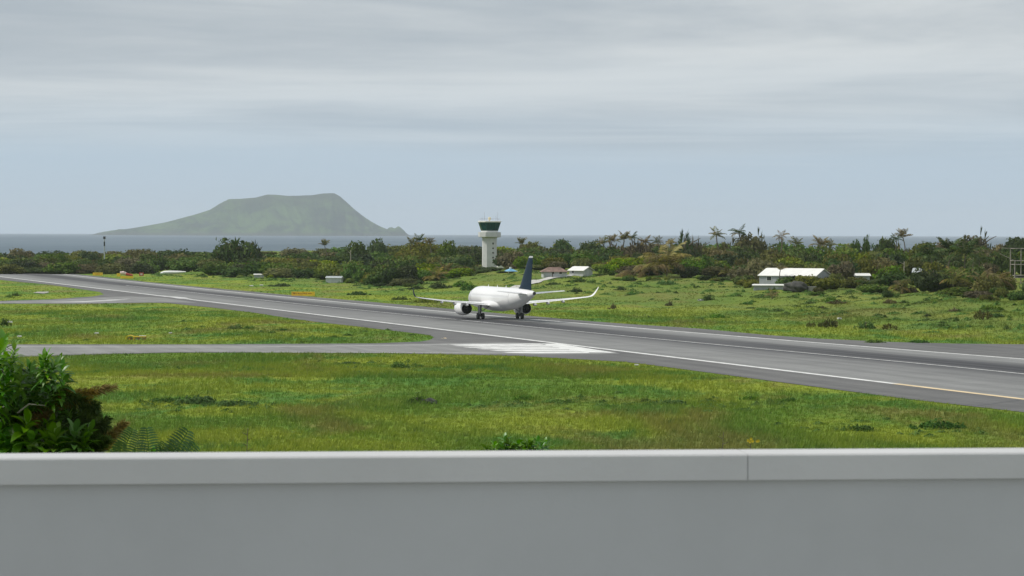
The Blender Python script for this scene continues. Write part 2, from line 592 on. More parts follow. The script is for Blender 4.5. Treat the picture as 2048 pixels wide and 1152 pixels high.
vv, xx = np.meshgrid(IV, IX, indexing='ij')
rr = np.broadcast_to(ridge, xx.shape)
prof_v = np.where(vv < 0, np.clip(1 + vv, 0, 1) ** 1.25, np.clip(1 - vv, 0, 1) ** 1.4)
gul = fbm1(xx + 220 * vv * np.sin(xx * .003), 3, 6, .0085) * 14 + fbm1(xx * .7 + vv * 450, 8, 5, .014) * 8
mask = np.clip(rr / 60, 0, 1) * np.clip(-vv * 4, 0, 1) * np.clip((1 + vv) * 5, 0, 1)
ih = rr * prof_v + gul * mask
half = 370 + 2.3 * np.interp(IX, hx, np.convolve(hz, np.ones(3) / 3, 'same'))
iy = DI + np.broadcast_to(half, xx.shape) * vv
kx = iy / DI
iv = np.stack([xx * (1 + (kx - 1) * .0), iy, ih + SEA_Z - 1.5], -1).reshape(-1, 3)
nx2 = len(IX)
ii = (np.arange(len(IV) - 1)[:, None] * nx2 + np.arange(nx2 - 1)[None, :]).reshape(-1)
m = bpy.data.materials.new('island_slopes'); m.use_nodes = True
t = m.node_tree; p = t.nodes['Principled BSDF']
pos = t.nodes.new('ShaderNodeNewGeometry').outputs['Position']
sx = t.nodes.new('ShaderNodeSeparateXYZ'); t.links.new(pos, sx.inputs[0])
n1 = nnoise(t, nscale(t, pos, (.0042, .0014, .0085)), 1.0, 6.0, .65, 1.0)
n2 = nnoise(t, nscale(t, pos, (.014, .0042, .014)), 1.0, 5.0, .7)
c = nmix(t, nmap(t, n1, .38, .62), (.018, .036, .014), (.068, .118, .028))
c = nmix(t, nmap(t, n2, .5, .75, 0, .6), c, (.050, .055, .032))
c = nmix(t, nmap(t, sx.outputs[2], 150, 300, 0, .4), c, (.042, .052, .034))
c = nmix(t, nmap(t, sx.outputs[2], 30, 2, 0, .8), c, (.045, .045, .040))
t.links.new(c, p.inputs['Base Color']); p.inputs['Roughness'].default_value = .95; p.inputs['Specular IOR Level'].default_value = .1
isl = link('island', np_mesh('island', iv, np.stack([ii, ii + 1, ii + nx2 + 1, ii + nx2], -1), m, True))
tag(isl, 'hazy flat topped green volcanic island out at sea', 'island', kind='structure')

# pavements --------------------------------------------------------
def flats(pts, z=0.0):
    return [flat(a, b, 0.0) + Vector((0, 0, z)) for a, b in pts]


def sheet(name, pts, z, m, parent=None):
    pts = [Vector((q[0], q[1], z)) for q in pts]
    tris = tessellate_polygon([pts])
    me = bpy.data.meshes.new(name)
    fs_ = []
    for a, b, c_ in tris:
        n = (pts[b] - pts[a]).cross(pts[c_] - pts[a])
        fs_.append((a, b, c_) if n.z > 0 else (a, c_, b))
    me.from_pydata(pts, [], fs_)
    me.materials.append(m)
    me.update()
    return link(name, me, parent)




def m_asphalt(name, c0, c1, along=False):
    m = bpy.data.materials.new(name); m.use_nodes = True
    t = m.node_tree; p = t.nodes['Principled BSDF']
    pos = t.nodes.new('ShaderNodeNewGeometry').outputs['Position']
    rot = t.nodes.new('ShaderNodeMapping'); rot.vector_type = 'POINT'
    rot.inputs['Rotation'].default_value = (0, 0, -math.atan2(UD.y, UD.x))
    t.links.new(pos, rot.inputs[0])
    lp = rot.outputs[0]
    n1 = nnoise(t, nscale(t, lp, (.012, .35, 0)), 1.0, 5.0, .65)
    n2 = nnoise(t, nscale(t, pos, (.12, .12, 0)), 1.0, 6.0, .7)
    n3 = nnoise(t, pos, 3.0, 4.0, .7)
    f_ = nmath(t, 'ADD', nmath(t, 'MULTIPLY', n1, .6), nmath(t, 'MULTIPLY', n2, .4))
    c_ = nmix(t, nmap(t, f_, .36, .64), c0, c1)
    c_ = nmix(t, nmap(t, n3, .4, .7, 0, .25), c_, tuple(x * .7 for x in c0))
    if along:
        uv = t.nodes.new('ShaderNodeUVMap')
        su = t.nodes.new('ShaderNodeSeparateXYZ'); t.links.new(uv.outputs[0], su.inputs[0])
        streak = nnoise(t, nscale(t, uv.outputs[0], (.10, 22, 0)), 1.0, 4.0, .6)
        streak2 = nnoise(t, nscale(t, uv.outputs[0], (.03, 7, 0), (3, 3, 0)), 1.0, 3.0, .6)
        v = su.outputs[1]
        band = nmath(t, 'MULTIPLY', nmap(t, v, .40, .54), nmap(t, v, .90, .72))
        band2 = nmath(t, 'MULTIPLY', nmap(t, v, .22, .36, 0, .3), nmap(t, v, .52, .38))
        rub = nmath(t, 'MULTIPLY', nmath(t, 'ADD', band, band2, True), nmap(t, nmath(t, 'ADD', streak, nmath(t, 'MULTIPLY', streak2, .6)), .55, 1.0, .5, 1.0))
        c_ = nmix(t, nmath(t, 'MULTIPLY', rub, 1.0), c_, (.040, .040, .046))
        c_ = nmix(t, nmath(t, 'MULTIPLY', nmap(t, streak, .55, .8), .35), c_, (.10, .10, .10))
    t.links.new(c_, p.inputs['Base Color'])
    p.inputs['Roughness'].default_value = .85
    p.inputs['Specular IOR Level'].default_value = .25
    b = t.nodes.new('ShaderNodeBump'); b.inputs['Strength'].default_value = .25; b.inputs['Distance'].default_value = .02
    t.links.new(n3, b.inputs['Height']); t.links.new(b.outputs[0], p.inputs['Normal'])
    return m


M_SHOULDER = m_asphalt('shoulder_asphalt', (.105, .105, .105), (.165, .163, .160))
M_RUNWAY = m_asphalt('runway_asphalt', (.180, .182, .180), (.258, .260, .255), True)
M_TAXI = m_asphalt('taxiway_asphalt', (.190, .190, .186), (.270, .270, .262))

sh = sheet('runway_shoulder', PAVED, 0.030, M_SHOULDER)
tag(sh, 'dark asphalt shoulder and fillets either side of the runway', 'pavement', kind='structure')

# runway strip between its two edge lines
near_line = flats([(0, 553), (256, 584.5), (512, 616), (800, 650), (1064, 680), (1300, 709), (2048, 798)])
far_line = flats([(130, 549), (176, 554), (256, 562.5), (400, 577.5), (912, 625), (1111, 642.5), (1260, 656), (1536, 678), (2036, 717.5)])
T0 = NL1


def st(p_):
    q = p_ - T0
    return q.dot(UD), q.dot(ND)


tn = np.array([st(q) for q in near_line]); tf = np.array([st(q) for q in far_line])
pn = np.polyfit(tn[:, 0], tn[:, 1], 1); pf = np.polyfit(tf[:, 0], tf[:, 1], 3)
t_end = st(flat(-30, 549))[0]
t_lo = tf[-1, 0]


def rw(tt, v):
    a = np.polyval(pn, tt)
    tq = max(tt, t_lo - 15)
    b = np.polyval(pf, tq)
    o = a + (b - a) * v
    q = T0 + UD * tt + ND * o
    return Vector((q.x, q.y, 0))


stations = np.linspace(-170, t_end, 120)
me = bpy.data.meshes.new('runway')
rv = []; rf = []; K = 8
for tt in stations:
    for k in range(K + 1):
        q = rw(tt, k / K); rv.append((q.x, q.y, 0.036))
for i in range(len(stations) - 1):
    for k in range(K):
        a = i * (K + 1) + k
        rf.append((a, a + K + 1, a + K + 2, a + 1))
me.from_pydata(rv, [], rf)
uvl = me.uv_layers.new(name='UVMap')
for poly in me.polygons:
    for li in poly.loop_indices:
        vi = me.loops[li].vertex_index
        uvl.data[li].uv = (stations[vi // (K + 1)] / 10.0, (vi % (K + 1)) / K)
me.materials.append(M_RUNWAY)
bm = bmesh.new(); bm.from_mesh(me); bmesh.ops.recalc_face_normals(bm, faces=bm.faces[:])
if bm.faces and sum(f.normal.z for f in bm.faces) < 0:
    bmesh.ops.reverse_faces(bm, faces=bm.faces[:])
bm.to_mesh(me); bm.free()
runway = link('runway', me)
tag(runway, 'grey asphalt runway crossing the field with dark rubber streaks', 'runway', kind='structure')


def strip(name, pts, width, z, m, parent, closed=False):
    me = bpy.data.meshes.new(name)
    v = []; f = []
    pts = [Vector((q[0], q[1], 0)) for q in pts]
    for i, q in enumerate(pts):
        d = (pts[min(i + 1, len(pts) - 1)] - pts[max(i - 1, 0)]).normalized()
        n = Vector((-d.y, d.x, 0)) * width / 2
        v += [(q.x + n.x, q.y + n.y, z), (q.x - n.x, q.y - n.y, z)]
    for i in range(len(pts) - 1):
        f.append((i * 2, i * 2 + 1, i * 2 + 3, i * 2 + 2))
    me.from_pydata(v, [], f)
    me.materials.append(m); me.update()
    return link(name, me, parent)


ZM = 0.042
t_y = st(flat(1800, 768))[0]
strip('edge_line', [rw(q, 0.0) for q in np.linspace(t_y, t_end, 60)], .95, ZM, M_PAINTW, runway)
tag(strip('edge_line', [rw(q, 0.0) for q in np.linspace(-170, t_y, 12)], .95, ZM, M_PAINTY, runway), 'edge line turning yellow at the right')
strip('edge_line', [rw(q, 1.0) for q in np.linspace(-170, t_end, 70)], .75, ZM, M_PAINTW, runway)
strip('center_line', [rw(q, 0.55) for q in np.linspace(-170, t_end - 220, 70)], .36, ZM, M_PAINTW, runway)

taxi = sheet('taxiway', flats([(-90, 690.5), (400, 690.5), (750, 689), (880, 687), (1010, 685), (1085, 687), (1175, 697), (1228, 703.5), (1240, 708), (1034, 709.5), (780, 705.5),
                               (512, 704.6), (350, 704.6), (200, 707.5), (25, 712.5), (-90, 717)]), 0.033, M_TAXI)
tag(taxi, 'grey taxiway running in from the left to the runway', 'taxiway', kind='structure')
strip('edge_line', flats([(-90, 694.3), (37, 694), (400, 694.6), (512, 694.4), (750, 691.4), (895, 689.6)]), .5, ZM, M_PAINTW, taxi)
strip('edge_line', flats([(520, 705), (640, 705.2), (780, 705.6), (900, 706.2), (1006, 706.4)]), .4, ZM, M_PAINTW, taxi)
sheet('hold_band', flats([(1082, 687.6), (1118, 687.9), (1232, 706.4), (1176, 705.2), (1120, 697)]), ZM + .005, M_PAINTW, taxi)
for (xa, ya), (xb, yb), th in (((895, 689.6), (1080, 688.6), 1.5), ((905, 692.2), (1100, 691.6), 1.55), ((925, 695.2), (1118, 694.8), 1.7), ((952, 698.3), (1134, 698.0), 1.8),
                               ((978, 701.6), (1152, 701.3), 1.9), ((1004, 705.6), (1172, 705.0), 2.2)):
    sheet('hold_stripe', flats([(xa, ya - th * .28), (xa + 40, ya - th * .75), (xb, yb - th * .75), (xb + 8, yb + th * .75), (xa + 60, ya + th * .75), (xa + 14, ya + th * .3)]), ZM, M_PAINTW, taxi)
strip('guide_mark', flats([(882, 677.5), (892, 677.2), (889, 676.0)]), .35, ZM, M_PAINTY, taxi)
taxi2 = sheet('side_taxiway', flats([(-90, 604.2), (0, 603), (100, 600.5), (190, 595.5), (260, 593), (330, 596), (395, 605.5), (330, 604.8), (175, 606.8), (-90, 607)]), 0.033, M_TAXI)
tag(taxi2, 'narrow far taxiway joining the runway at the left', 'taxiway', kind='structure')
M_WORN = mat('worn_paint', (.50, .50, .49), .8, var=.4, vscale=.15)
sheet('worn_marking', flats([(95, 604.4), (160, 603.3), (215, 600), (262, 597.6), (230, 601), (170, 604.6)]), ZM, M_WORN, taxi2)
sheet('worn_marking', flats([(318, 591), (370, 595), (385, 599), (360, 598)]), 0.046, M_WORN, taxi2)
cp = sheet('concrete_pad', flats([(66, 585.5), (74, 583.6), (98, 583.2), (97, 585.3), (88, 587)]), 0.02, M_CONC_DK)
tag(cp, 'bare concrete pad in the grass at the far left', 'pavement', kind='structure')
strip('expansion_joint', flats([(1956, 812), (1985, 808), (2040, 801)]), .22, ZM, M_DARK, sh)

# path on the hillside
pp = [ground(a, b) for a, b in ((1022, 579), (1050, 570.5), (1068, 566), (1085, 560.5), (1103, 555.5), (1122, 553), (1146, 549.5))]
mb = MB(); v = []; f = []
dense = []
for i in range(len(pp) - 1):
    for k in range(6):
        q = pp[i].lerp(pp[i + 1], k / 6); dense.append(q)
for i, q in enumerate(dense):
    d = (dense[min(i + 1, len(dense) - 1)] - dense[max(i - 1, 0)]); d.z = 0; d.normalize()
    n = Vector((-d.y, d.x, 0)) * 1.5
    for s_ in (1, -1):
        a = q + n * s_; v.append((a.x, a.y, tz(a.x, a.y) + .12))
for i in range(len(dense) - 1):
    f.append((i * 2, i * 2 + 1, i * 2 + 3, i * 2 + 2))
mb.add(v, f)
tag(mb.obj('path', M_CONC), 'pale concrete track climbing the grassy slope to the houses', 'path', kind='structure')

# terrace and parapet -----------------------------------------------
M_PAR = mat('parapet_paint', (.535, .535, .535), .5, var=.045, vscale=1.5, bump=.05, bscale=40)
M_PARW = mat('parapet_wall_paint', (.45, .46, .468), .6, var=.06, vscale=.8, bump=.04, bscale=60)
M_FLOOR = mat('terrace_floor', (.30, .30, .29), .8, var=.12, vscale=1.0)
pl = at(0, 904.5, 7.85); pr = at(2048, 893.5, 8.15)
pdir = (pr - pl); slope = pdir.z / math.hypot(pdir.x, pdir.y)
pang = math.atan2(pdir.y, pdir.x)
topz = (pl.z + pr.z) / 2
par = empty('parapet', (0, (pl.y + pr.y) / 2, topz), pang, label='grey painted terrace parapet with pale metal coping across the foreground', cat='parapet')
par.rotation_euler = (0, -math.atan(slope), pang)
seam = xat(1494, 8.07) * .965


def coping(x0, x1, name='coping'):
    mb = MB()
    w0, h0, b_ = .175, .078, .006
    prof_ = [(0, 0), (w0, -.004), (w0, -h0), (w0 - .02, -h0), (w0 - .02, -h0 + .015), (0 + .0, -h0 + .015)]
    prof_ = [(-w0 + .004, -.003), (-w0, -.008), (-w0, -h0), (-w0 + .012, -h0), (-.012, -h0), (0, -h0), (0, -.008), (-.004, -.003)]
    rings = [[(x, y, z) for y, z in prof_] for x in (x0, x1)]
    mb.loft(rings)
    return mb.obj(name, M_PAR, par)


coping(-6.0, seam - .0014)
coping(seam + .0014, 6.0)
MB().box((seam, -.0875, -.041), (.0028, .167, .068)).obj('joint_strip', M_PLGREY, par)
MB().box((0, -.0875, -.079 - 1.1), (12.0, .135, 2.2)).obj('wall_panel', M_PARW, par)
tz0 = topz - 1.05
mb = MB()
mb.box((0, 3.85, tz0 - .15), (14, 8.2, .3))
terr = mb.obj('terrace_floor', M_FLOOR)
tag(terr, 'grey terrace floor behind the parapet', 'floor', kind='structure')
mb = MB()
for x in (-5.5, 0, 5.5):
    for y in (.4, 7.2):
        mb.box((x, y, (tz0 - .3) / 2 - .1), (.4, .4, tz0 - .3 + .2))
mb.box((0, 6.9, (tz0 - .3) / 2 - .1), (11, .2, tz0 - .1))
tag(mb.obj('terrace_support', M_CONC), 'concrete columns and wall under the terrace', 'wall', kind='structure')

# ------------------------------------------------------------------ the airliner
def ring(y, zc_, hw, hh, n=32):
    return [(hw * math.cos(2 * math.pi * k / n), y, zc_ + hh * math.sin(2 * math.pi * k / n)) for k in range(n)]


def airfoil(x, yle, ch, z, th, n=12, tilt=None, inc=0.0):
    """section at span x, chord running aft (-y); tilt = cant angle of the span direction (0 = horizontal)"""
    up = []; lo = []
    for i in range(n + 1):
        c_ = .5 * (1 - math.cos(math.pi * i / n))
        yt = 5 * th * (.2969 * math.sqrt(c_) - .126 * c_ - .3516 * c_ ** 2 + .2843 * c_ ** 3 - .1015 * c_ ** 4)
        camb = .02 * 4 * c_ * (1 - c_)
        up.append((c_, camb + yt)); lo.append((c_, camb - yt))
    pr_ = up[::-1] + lo[1:-1]
    ct, sn = math.cos(tilt or 0), math.sin(tilt or 0)
    sgn = 1 if x >= 0 else -1
    return [(x - sgn * sn * q[1] * ch, yle - q[0] * ch, z + ct * q[1] * ch - q[0] * ch * inc) for q in pr_]


M_GEAR = mat('gear_grey', (.11, .11, .115), .5, var=.2, vscale=4)
pg = flat(1000.5, 638.7)
jet = empty('passenger_jet', (pg.x, pg.y, 0.042), math.atan2(UD.y, UD.x) - math.pi / 2, 1.0,
            'white twin engine jet airliner with dark blue tail fin rolling on the runway', 'airplane')
mb = MB()
stn = [(17.75, 3.22, .04, .04), (17.6, 3.23, .32, .30), (17.2, 3.28, .68, .62), (16.5, 3.40, 1.05, 1.0), (15.5, 3.56, 1.42, 1.42), (14.3, 3.72, 1.70, 1.75), (12.8, 3.82, 1.90, 1.98),
       (11, 3.85, 1.975, 2.07), (6, 3.85, 1.975, 2.07), (0, 3.85, 1.975, 2.07), (-4.5, 3.86, 1.97, 2.06), (-6.5, 3.90, 1.94, 2.02), (-8.5, 4.00, 1.85, 1.92), (-10.5, 4.16, 1.69, 1.75),
       (-12.5, 4.36, 1.47, 1.53), (-14.5, 4.58, 1.20, 1.27), (-16.5, 4.80, .88, .97), (-18.2, 4.99, .58, .66), (-19.2, 5.10, .40, .46), (-19.75, 5.15, .30, .34)]
mb.loft([ring(*q) for q in stn])
fus = mb.obj('fuselage', M_PLANE, jet, smooth=True, sharp=60)
mb = MB(); mb.loft([ring(-19.70, 5.15, .27, .31, 20), ring(-20.0, 5.17, .25, .28, 20)])
mb.obj('exhaust_nozzle', M_DARK, fus, smooth=True, sharp=40)
mb = MB()
mb.loft([ring(y, z, w_, h_, 24) for y, z, w_, h_ in ((7.4, 2.9, .5, .5), (6.6, 2.75, 1.5, 1.0), (5, 2.70, 2.12, 1.18), (2, 2.68, 2.25, 1.22), (-1.5, 2.70, 2.22, 1.20), (-3.6, 2.80, 1.9, 1.1), (-5.4, 2.95, 1.1, .85), (-6.4, 3.05, .3, .5))])
mb.obj('belly_fairing', M_PLANE, fus, smooth=True, sharp=60)
# doors and hatch outlines as thin raised frames on the left and right sides
for y_ in (12.9, -9.6):
    for sg in (-1, 1):
        zc_, hw_, hh_ = (3.82, 1.905, 1.985) if y_ > 0 else (4.09, 1.765, 1.83)
        mb = MB(); fr = []
        for zz in np.linspace(3.05 if y_ > 0 else 3.4, 4.95 if y_ > 0 else 5.15, 8):
            k = math.sqrt(max(0, 1 - ((zz - zc_) / hh_) ** 2)); fr.append((sg * (hw_ * k + .012), zz))
        for yy in (y_ - .42, y_ + .42):
            mb.tube([(a, yy, b) for a, b in fr], .018, 4)
        for a, b in (fr[0], fr[-1]):
            mb.tube([(a, y_ - .42, b), (a, y_ + .42, b)], .018, 4)
        mb.obj('door_outline', M_PLGREY, fus)
for y_ in (7.5, 2.0, -3.2):
    mb = MB(); mb.loft([[(-.02, y_, 5.85), (.02, y_, 5.85), (.02, y_ - .45, 5.85), (-.02, y_ - .45, 5.85)], [(-.01, y_ - .2, 6.25), (.01, y_ - .2, 6.25), (.01, y_ - .42, 6.25), (-.01, y_ - .42, 6.25)]])
    mb.obj('antenna', M_PLANE, fus)
# cabin windows: a faint pale row along each side
for sg in (-1, 1):
    mb = MB()
    for k in range(40):
        y_ = 11.2 - .53 * k
        if -10 < y_:
            zc_ = float(np.interp(-y_, [-s_[0] for s_ in stn], [s_[1] for s_ in stn])); hw_ = float(np.interp(-y_, [-s_[0] for s_ in stn], [s_[2] for s_ in stn])); hh_ = float(np.interp(-y_, [-s_[0] for s_ in stn], [s_[3] for s_ in stn]))
            vs_ = []
            for yy, z_ in ((y_ - .10, 4.22), (y_ + .10, 4.22), (y_ + .10, 4.54), (y_ - .10, 4.54)):
                vs_.append((sg * ((hw_ + .006) * math.sqrt(1 - ((z_ - zc_) / (hh_ + .006)) ** 2)), yy, z_))
            mb.add(vs_, [(0, 1, 2, 3)])
    tag(mb.obj('cabin_window', mat('cabin_window_blind', (.56, .57, .58), .4), fus), kind='stuff')
# cockpit windows
mb = MB()
for sg in (-1, 1):
    for (y0, y1, a0, a1) in ((16.4, 15.9, 62, 88), (15.85, 15.3, 40, 66), (15.2, 14.7, 30, 52)):
        q = []
        for y_, an in ((y0, a0), (y0, a1), (y1, a1), (y1, a0)):
            zc_ = np.interp(-y_, [-s_[0] for s_ in stn], [s_[1] for s_ in stn]); hw_ = np.interp(-y_, [-s_[0] for s_ in stn], [s_[2] for s_ in stn]); hh_ = np.interp(-y_, [-s_[0] for s_ in stn], [s_[3] for s_ in stn])
            q.append((sg * (hw_ + .02) * math.cos(R(an)), y_, zc_ + (hh_ + .02) * math.sin(R(an))))
        mb.add(q, [(0, 1, 2, 3)])
mb.obj('cockpit_window', M_GLASSDK, fus)

for sg in (-1, 1):
    # (span, leading edge y, chord, z, thickness)
    secs = [(1.2, 6.3, 7.2, 2.55, .135), (2.0, 5.9, 6.75, 2.62, .13), (4.0, 4.9, 5.35, 2.80, .125), (6.4, 3.68, 4.05, 3.00, .115), (9.0, 2.35, 3.38, 3.24, .11), (12.0, .82, 2.62, 3.55, .105), (14.5, -.46, 2.0, 3.84, .10), (16.2, -1.33, 1.6, 4.06, .095)]
    mb = MB(); mb.loft([airfoil(sg * x_, yl, c_, z_, th, inc=.015) for x_, yl, c_, z_, th in secs])
    wing = mb.obj('wing', M_PLANE, jet, smooth=True, sharp=50)
    mb = MB()
    ws = [(16.2, -1.33, 1.6, 4.06, 0.10, .095), (16.6, -1.58, 1.48, 4.13, .25, .09), (16.95, -1.86, 1.34, 4.28, .65, .09), (17.22, -2.2, 1.12, 4.54, 1.0, .08), (17.46, -2.7, .86, 4.98, 1.15, .075), (17.68, -3.2, .62, 5.50, 1.2, .07), (17.84, -3.65, .36, 5.95, 1.22, .07)]
    rg = [airfoil(sg * x_, yl, c_, z_, th, tilt=tl) for x_, yl, c_, z_, tl, th in ws]
    n_ = len(rg[0]); mb.loft(rg)
    wl = mb.mesh('winglet', [M_PLANE, M_NAVY], True, sharp=50)
    for po in wl.polygons:       # outboard side painted dark blue, inboard side white
        if po.normal.x * sg > .35 and po.center.z > 4.35:
            po.material_index = 1
    link('winglet', wl, wing)
    # flap track fairings under the trailing edge
    for x_, yt, z_, ln in ((3.6, -.7, 2.42, 2.3), (6.6, -.9, 2.66, 2.3), (9.0, -1.25, 2.92, 2.0), (11.7, -1.95, 3.22, 1.8)):
        if x_ == 3.6:
            continue
        mb = MB()
        mb.loft([[(sg * x_ + r_ * .16 * math.cos(a_), yt + ln * k_, z_ + r_ * .26 * math.sin(a_)) for a_ in np.linspace(0, 2 * math.pi, 10, endpoint=False)]
                 for k_, r_ in ((-.32, .05), (-.2, .55), (0, .9), (.3, 1.0), (.6, .75), (.85, .1))])
        mb.obj('flap_fairing', M_PLGREY, wing, smooth=True)
    # trailing edge flap gap, a thin dark slot
    mb = MB(); mb.tube([(sg * 2.4, .1, 2.78), (sg * 6.3, .35, 3.09)], .03, 4); mb.tube([(sg * 6.5, .35, 3.11), (sg * 12.6, -1.25, 3.69)], .025, 4)
    mb.obj('flap_slot', M_DARK, wing)
    # engine
    ex, ez = sg * 5.75, 1.88
    eng = MB()
    def lring(y_, r_, n=28):
        return [(ex + r_ * math.cos(2 * math.pi * k / n), y_ - 2.2, ez + r_ * math.sin(2 * math.pi * k / n)) for k in range(n)]
    eng.loft([lring(y_, r_) for y_, r_ in ((8.4, .92), (8.75, .98), (8.9, 1.07), (8.75, 1.16), (8.2, 1.24), (7.0, 1.27), (5.8, 1.22), (4.9, 1.10), (4.45, 1.02), (4.45, .97), (5.2, .96), (6.2, .95))], caps=False)
    nac = eng.obj('engine_nacelle', M_PLANE, jet, smooth=True, sharp=50)
    d_ = MB(); d_.loft([lring(y_, r_) for y_, r_ in ((4.5, .965), (6.2, .94), (6.25, .3))], caps=False)
    d_.loft([lring(y_, r_) for y_, r_ in ((6.4, .62), (4.9, .58), (4.2, .46), (4.2, .40), (4.7, .36))], caps=False)
    d_.loft([lring(y_, r_, 16) for y_, r_ in ((4.9, .34), (4.2, .24), (3.75, .03))])
    d_.obj('exhaust_duct', M_DARK, nac, smooth=True, sharp=50)
    d_ = MB(); d_.loft([lring(y_, r_) for y_, r_ in ((8.0, .93), (8.02, .2))], caps=False); d_.loft([lring(y_, r_, 16) for y_, r_ in ((7.9, .3), (8.3, .2), (8.5, .02))])
    d_.obj('intake_fan', M_DARK, nac, smooth=True, sharp=50)
    d_ = MB(); d_.loft([[(ex - .16, 4.9, 3.02), (ex + .16, 4.9, 3.02), (ex + .16, 1.2, 2.95), (ex - .16, 1.2, 2.95)], [(ex - .2, 5.1, 2.9), (ex + .2, 5.1, 2.9), (ex + .2, 1.2, 2.8), (ex - .2, 1.2, 2.8)], [(ex - .2, 5.0, 2.6), (ex + .2, 5.0, 2.6), (ex + .2, 2.1, 2.55), (ex - .2, 2.1, 2.55)]])
    d_.obj('pylon', M_PLGREY, nac)
    # main landing gear
    gx = sg * 3.795
    g = MB()
    g.tube([(gx - sg * .1, .15, 2.55), (gx, 0, 1.5)], [.19, .17], 10); g.tube([(gx, 0, 1.55), (gx, 0, .58)], [.115, .115], 10)
    g.tube([(gx, .05, 1.35), (gx - sg * 1.7, .15, 2.35)], .07, 8); g.tube([(gx, -.16, 1.45), (gx, -.34, 1.05), (gx, -.12, .72)], .05, 6)
    g.tube([(gx - .62, 0, .585), (gx + .62, 0, .585)], .09, 8)
    gear = g.obj('main_gear', M_GEAR, jet, smooth=True, sharp=50)
    g = MB(); g.box((gx + sg * .34, .1, 1.75), (.05, 1.0, 1.35)); g.obj('gear_door', M_PLGREY, gear)
    for ox in (-.46, .46):
        wx = gx + ox
        g = MB()
        rp = [(-.2, .34), (-.215, .46), (-.19, .555), (-.10, .585), (.10, .585), (.19, .555), (.215, .46), (.2, .34)]
        nn = 24
        g.loft([[(wx + a_, r_ * math.cos(2 * math.pi * k / nn), .585 + r_ * math.sin(2 * math.pi * k / nn)) for k in range(nn)] for a_, r_ in rp], caps=False)
        tyre = g.obj('tyre', M_TYRE, gear, smooth=True, sharp=60)
        g = MB(); g.loft([[(wx + a_, r_ * math.cos(2 * math.pi * k / nn), .585 + r_ * math.sin(2 * math.pi * k / nn)) for k in range(nn)] for a_, r_ in ((-.17, .345), (-.12, .1), (.12, .1), (.17, .345))])
        g.obj('rim', M_GEAR, gear)
    # tailplane
    mb = MB(); mb.loft([airfoil(sg * x_, yl, c_, z_, .09) for x_, yl, c_, z_ in ((.4, -13.6, 4.1, 4.95), (1.2, -14.1, 3.7, 5.03), (3.6, -15.65, 2.55, 5.28), (6.0, -17.2, 1.5, 5.52), (6.22, -17.45, 1.15, 5.55))])
    mb.obj('tailplane', M_PLANE, jet, smooth=True, sharp=50)
# tail fin
mb = MB()
def fin_sec(z_, yle, ch, th):
    q = []
    n = 10
    up = []
    for i in range(n + 1):
        c_ = .5 * (1 - math.cos(math.pi * i / n))
        up.append((c_, 5 * th * (.2969 * math.sqrt(c_) - .126 * c_ - .3516 * c_ ** 2 + .2843 * c_ ** 3 - .1015 * c_ ** 4)))
    return [(h_ * ch, yle - c_ * ch, z_) for c_, h_ in up[::-1]] + [(-h_ * ch, yle - c_ * ch, z_) for c_, h_ in up[1:-1]]
mb.loft([fin_sec(5.2, -9.9, 8.4, .06), fin_sec(5.75, -10.6, 7.55, .075), fin_sec(6.2, -11.75, 6.35, .09), (fin_sec(7.0, -12.5, 5.55, .09)), fin_sec(9.0, -14.35, 4.05, .09), fin_sec(11.45, -16.6, 2.35, .09)])
fin = mb.obj('tail_fin', M_NAVY, jet, smooth=True, sharp=50)
mb = MB(); mb.loft([fin_sec(11.45, -16.59, 2.34, .09), fin_sec(11.68, -16.85, 2.08, .08), fin_sec(11.78, -17.2, 1.6, .05)]); mb.obj('fin_tip', M_PLGREY, fin, smooth=True, sharp=50)
# nose gear
g = MB(); g.tube([(0, 12.75, 2.2), (0, 12.64, .38)], [.12, .09], 10); g.tube([(-.3, 12.64, .38), (.3, 12.64, .38)], .06, 8); g.tube([(0, 12.66, .95), (0, 14.0, 2.0)], .05, 6)
ng = g.obj('nose_gear', M_GEAR, jet, smooth=True, sharp=50)
for ox in (-.25, .25):
    g = MB(); g.loft([[(ox + a_, 12.64 + r_ * math.cos(2 * math.pi * k / 20), .382 + r_ * math.sin(2 * math.pi * k / 20)) for k in range(20)] for a_, r_ in ((-.09, .1), (-.1, .3), (-.06, .38), (.06, .38), (.1, .3), (.09, .1))])
    g.obj('tyre', M_TYRE, ng, smooth=True, sharp=50)

# ------------------------------------------------------------------ control tower
YT = 1000.0
tw = stand(979, YT)
kp = YT / F                       # metres per photo pixel at the tower
tower = empty('control_tower', tw, R(9), 1.0, 'pale concrete control tower with green glass cab above the bushes', 'control tower')
def zpx(py):
    return at(979, py, YT).z - tw.z


def octo(w_, z_, ch=.24):
    h_ = w_ / 2; c_ = w_ * ch
    return [(h_ - c_, -h_, z_), (h_, -h_ + c_, z_), (h_, h_ - c_, z_), (h_ - c_, h_, z_), (-h_ + c_, h_, z_), (-h_, h_ - c_, z_), (-h_, -h_ + c_, z_), (-h_ + c_, -h_, z_)]


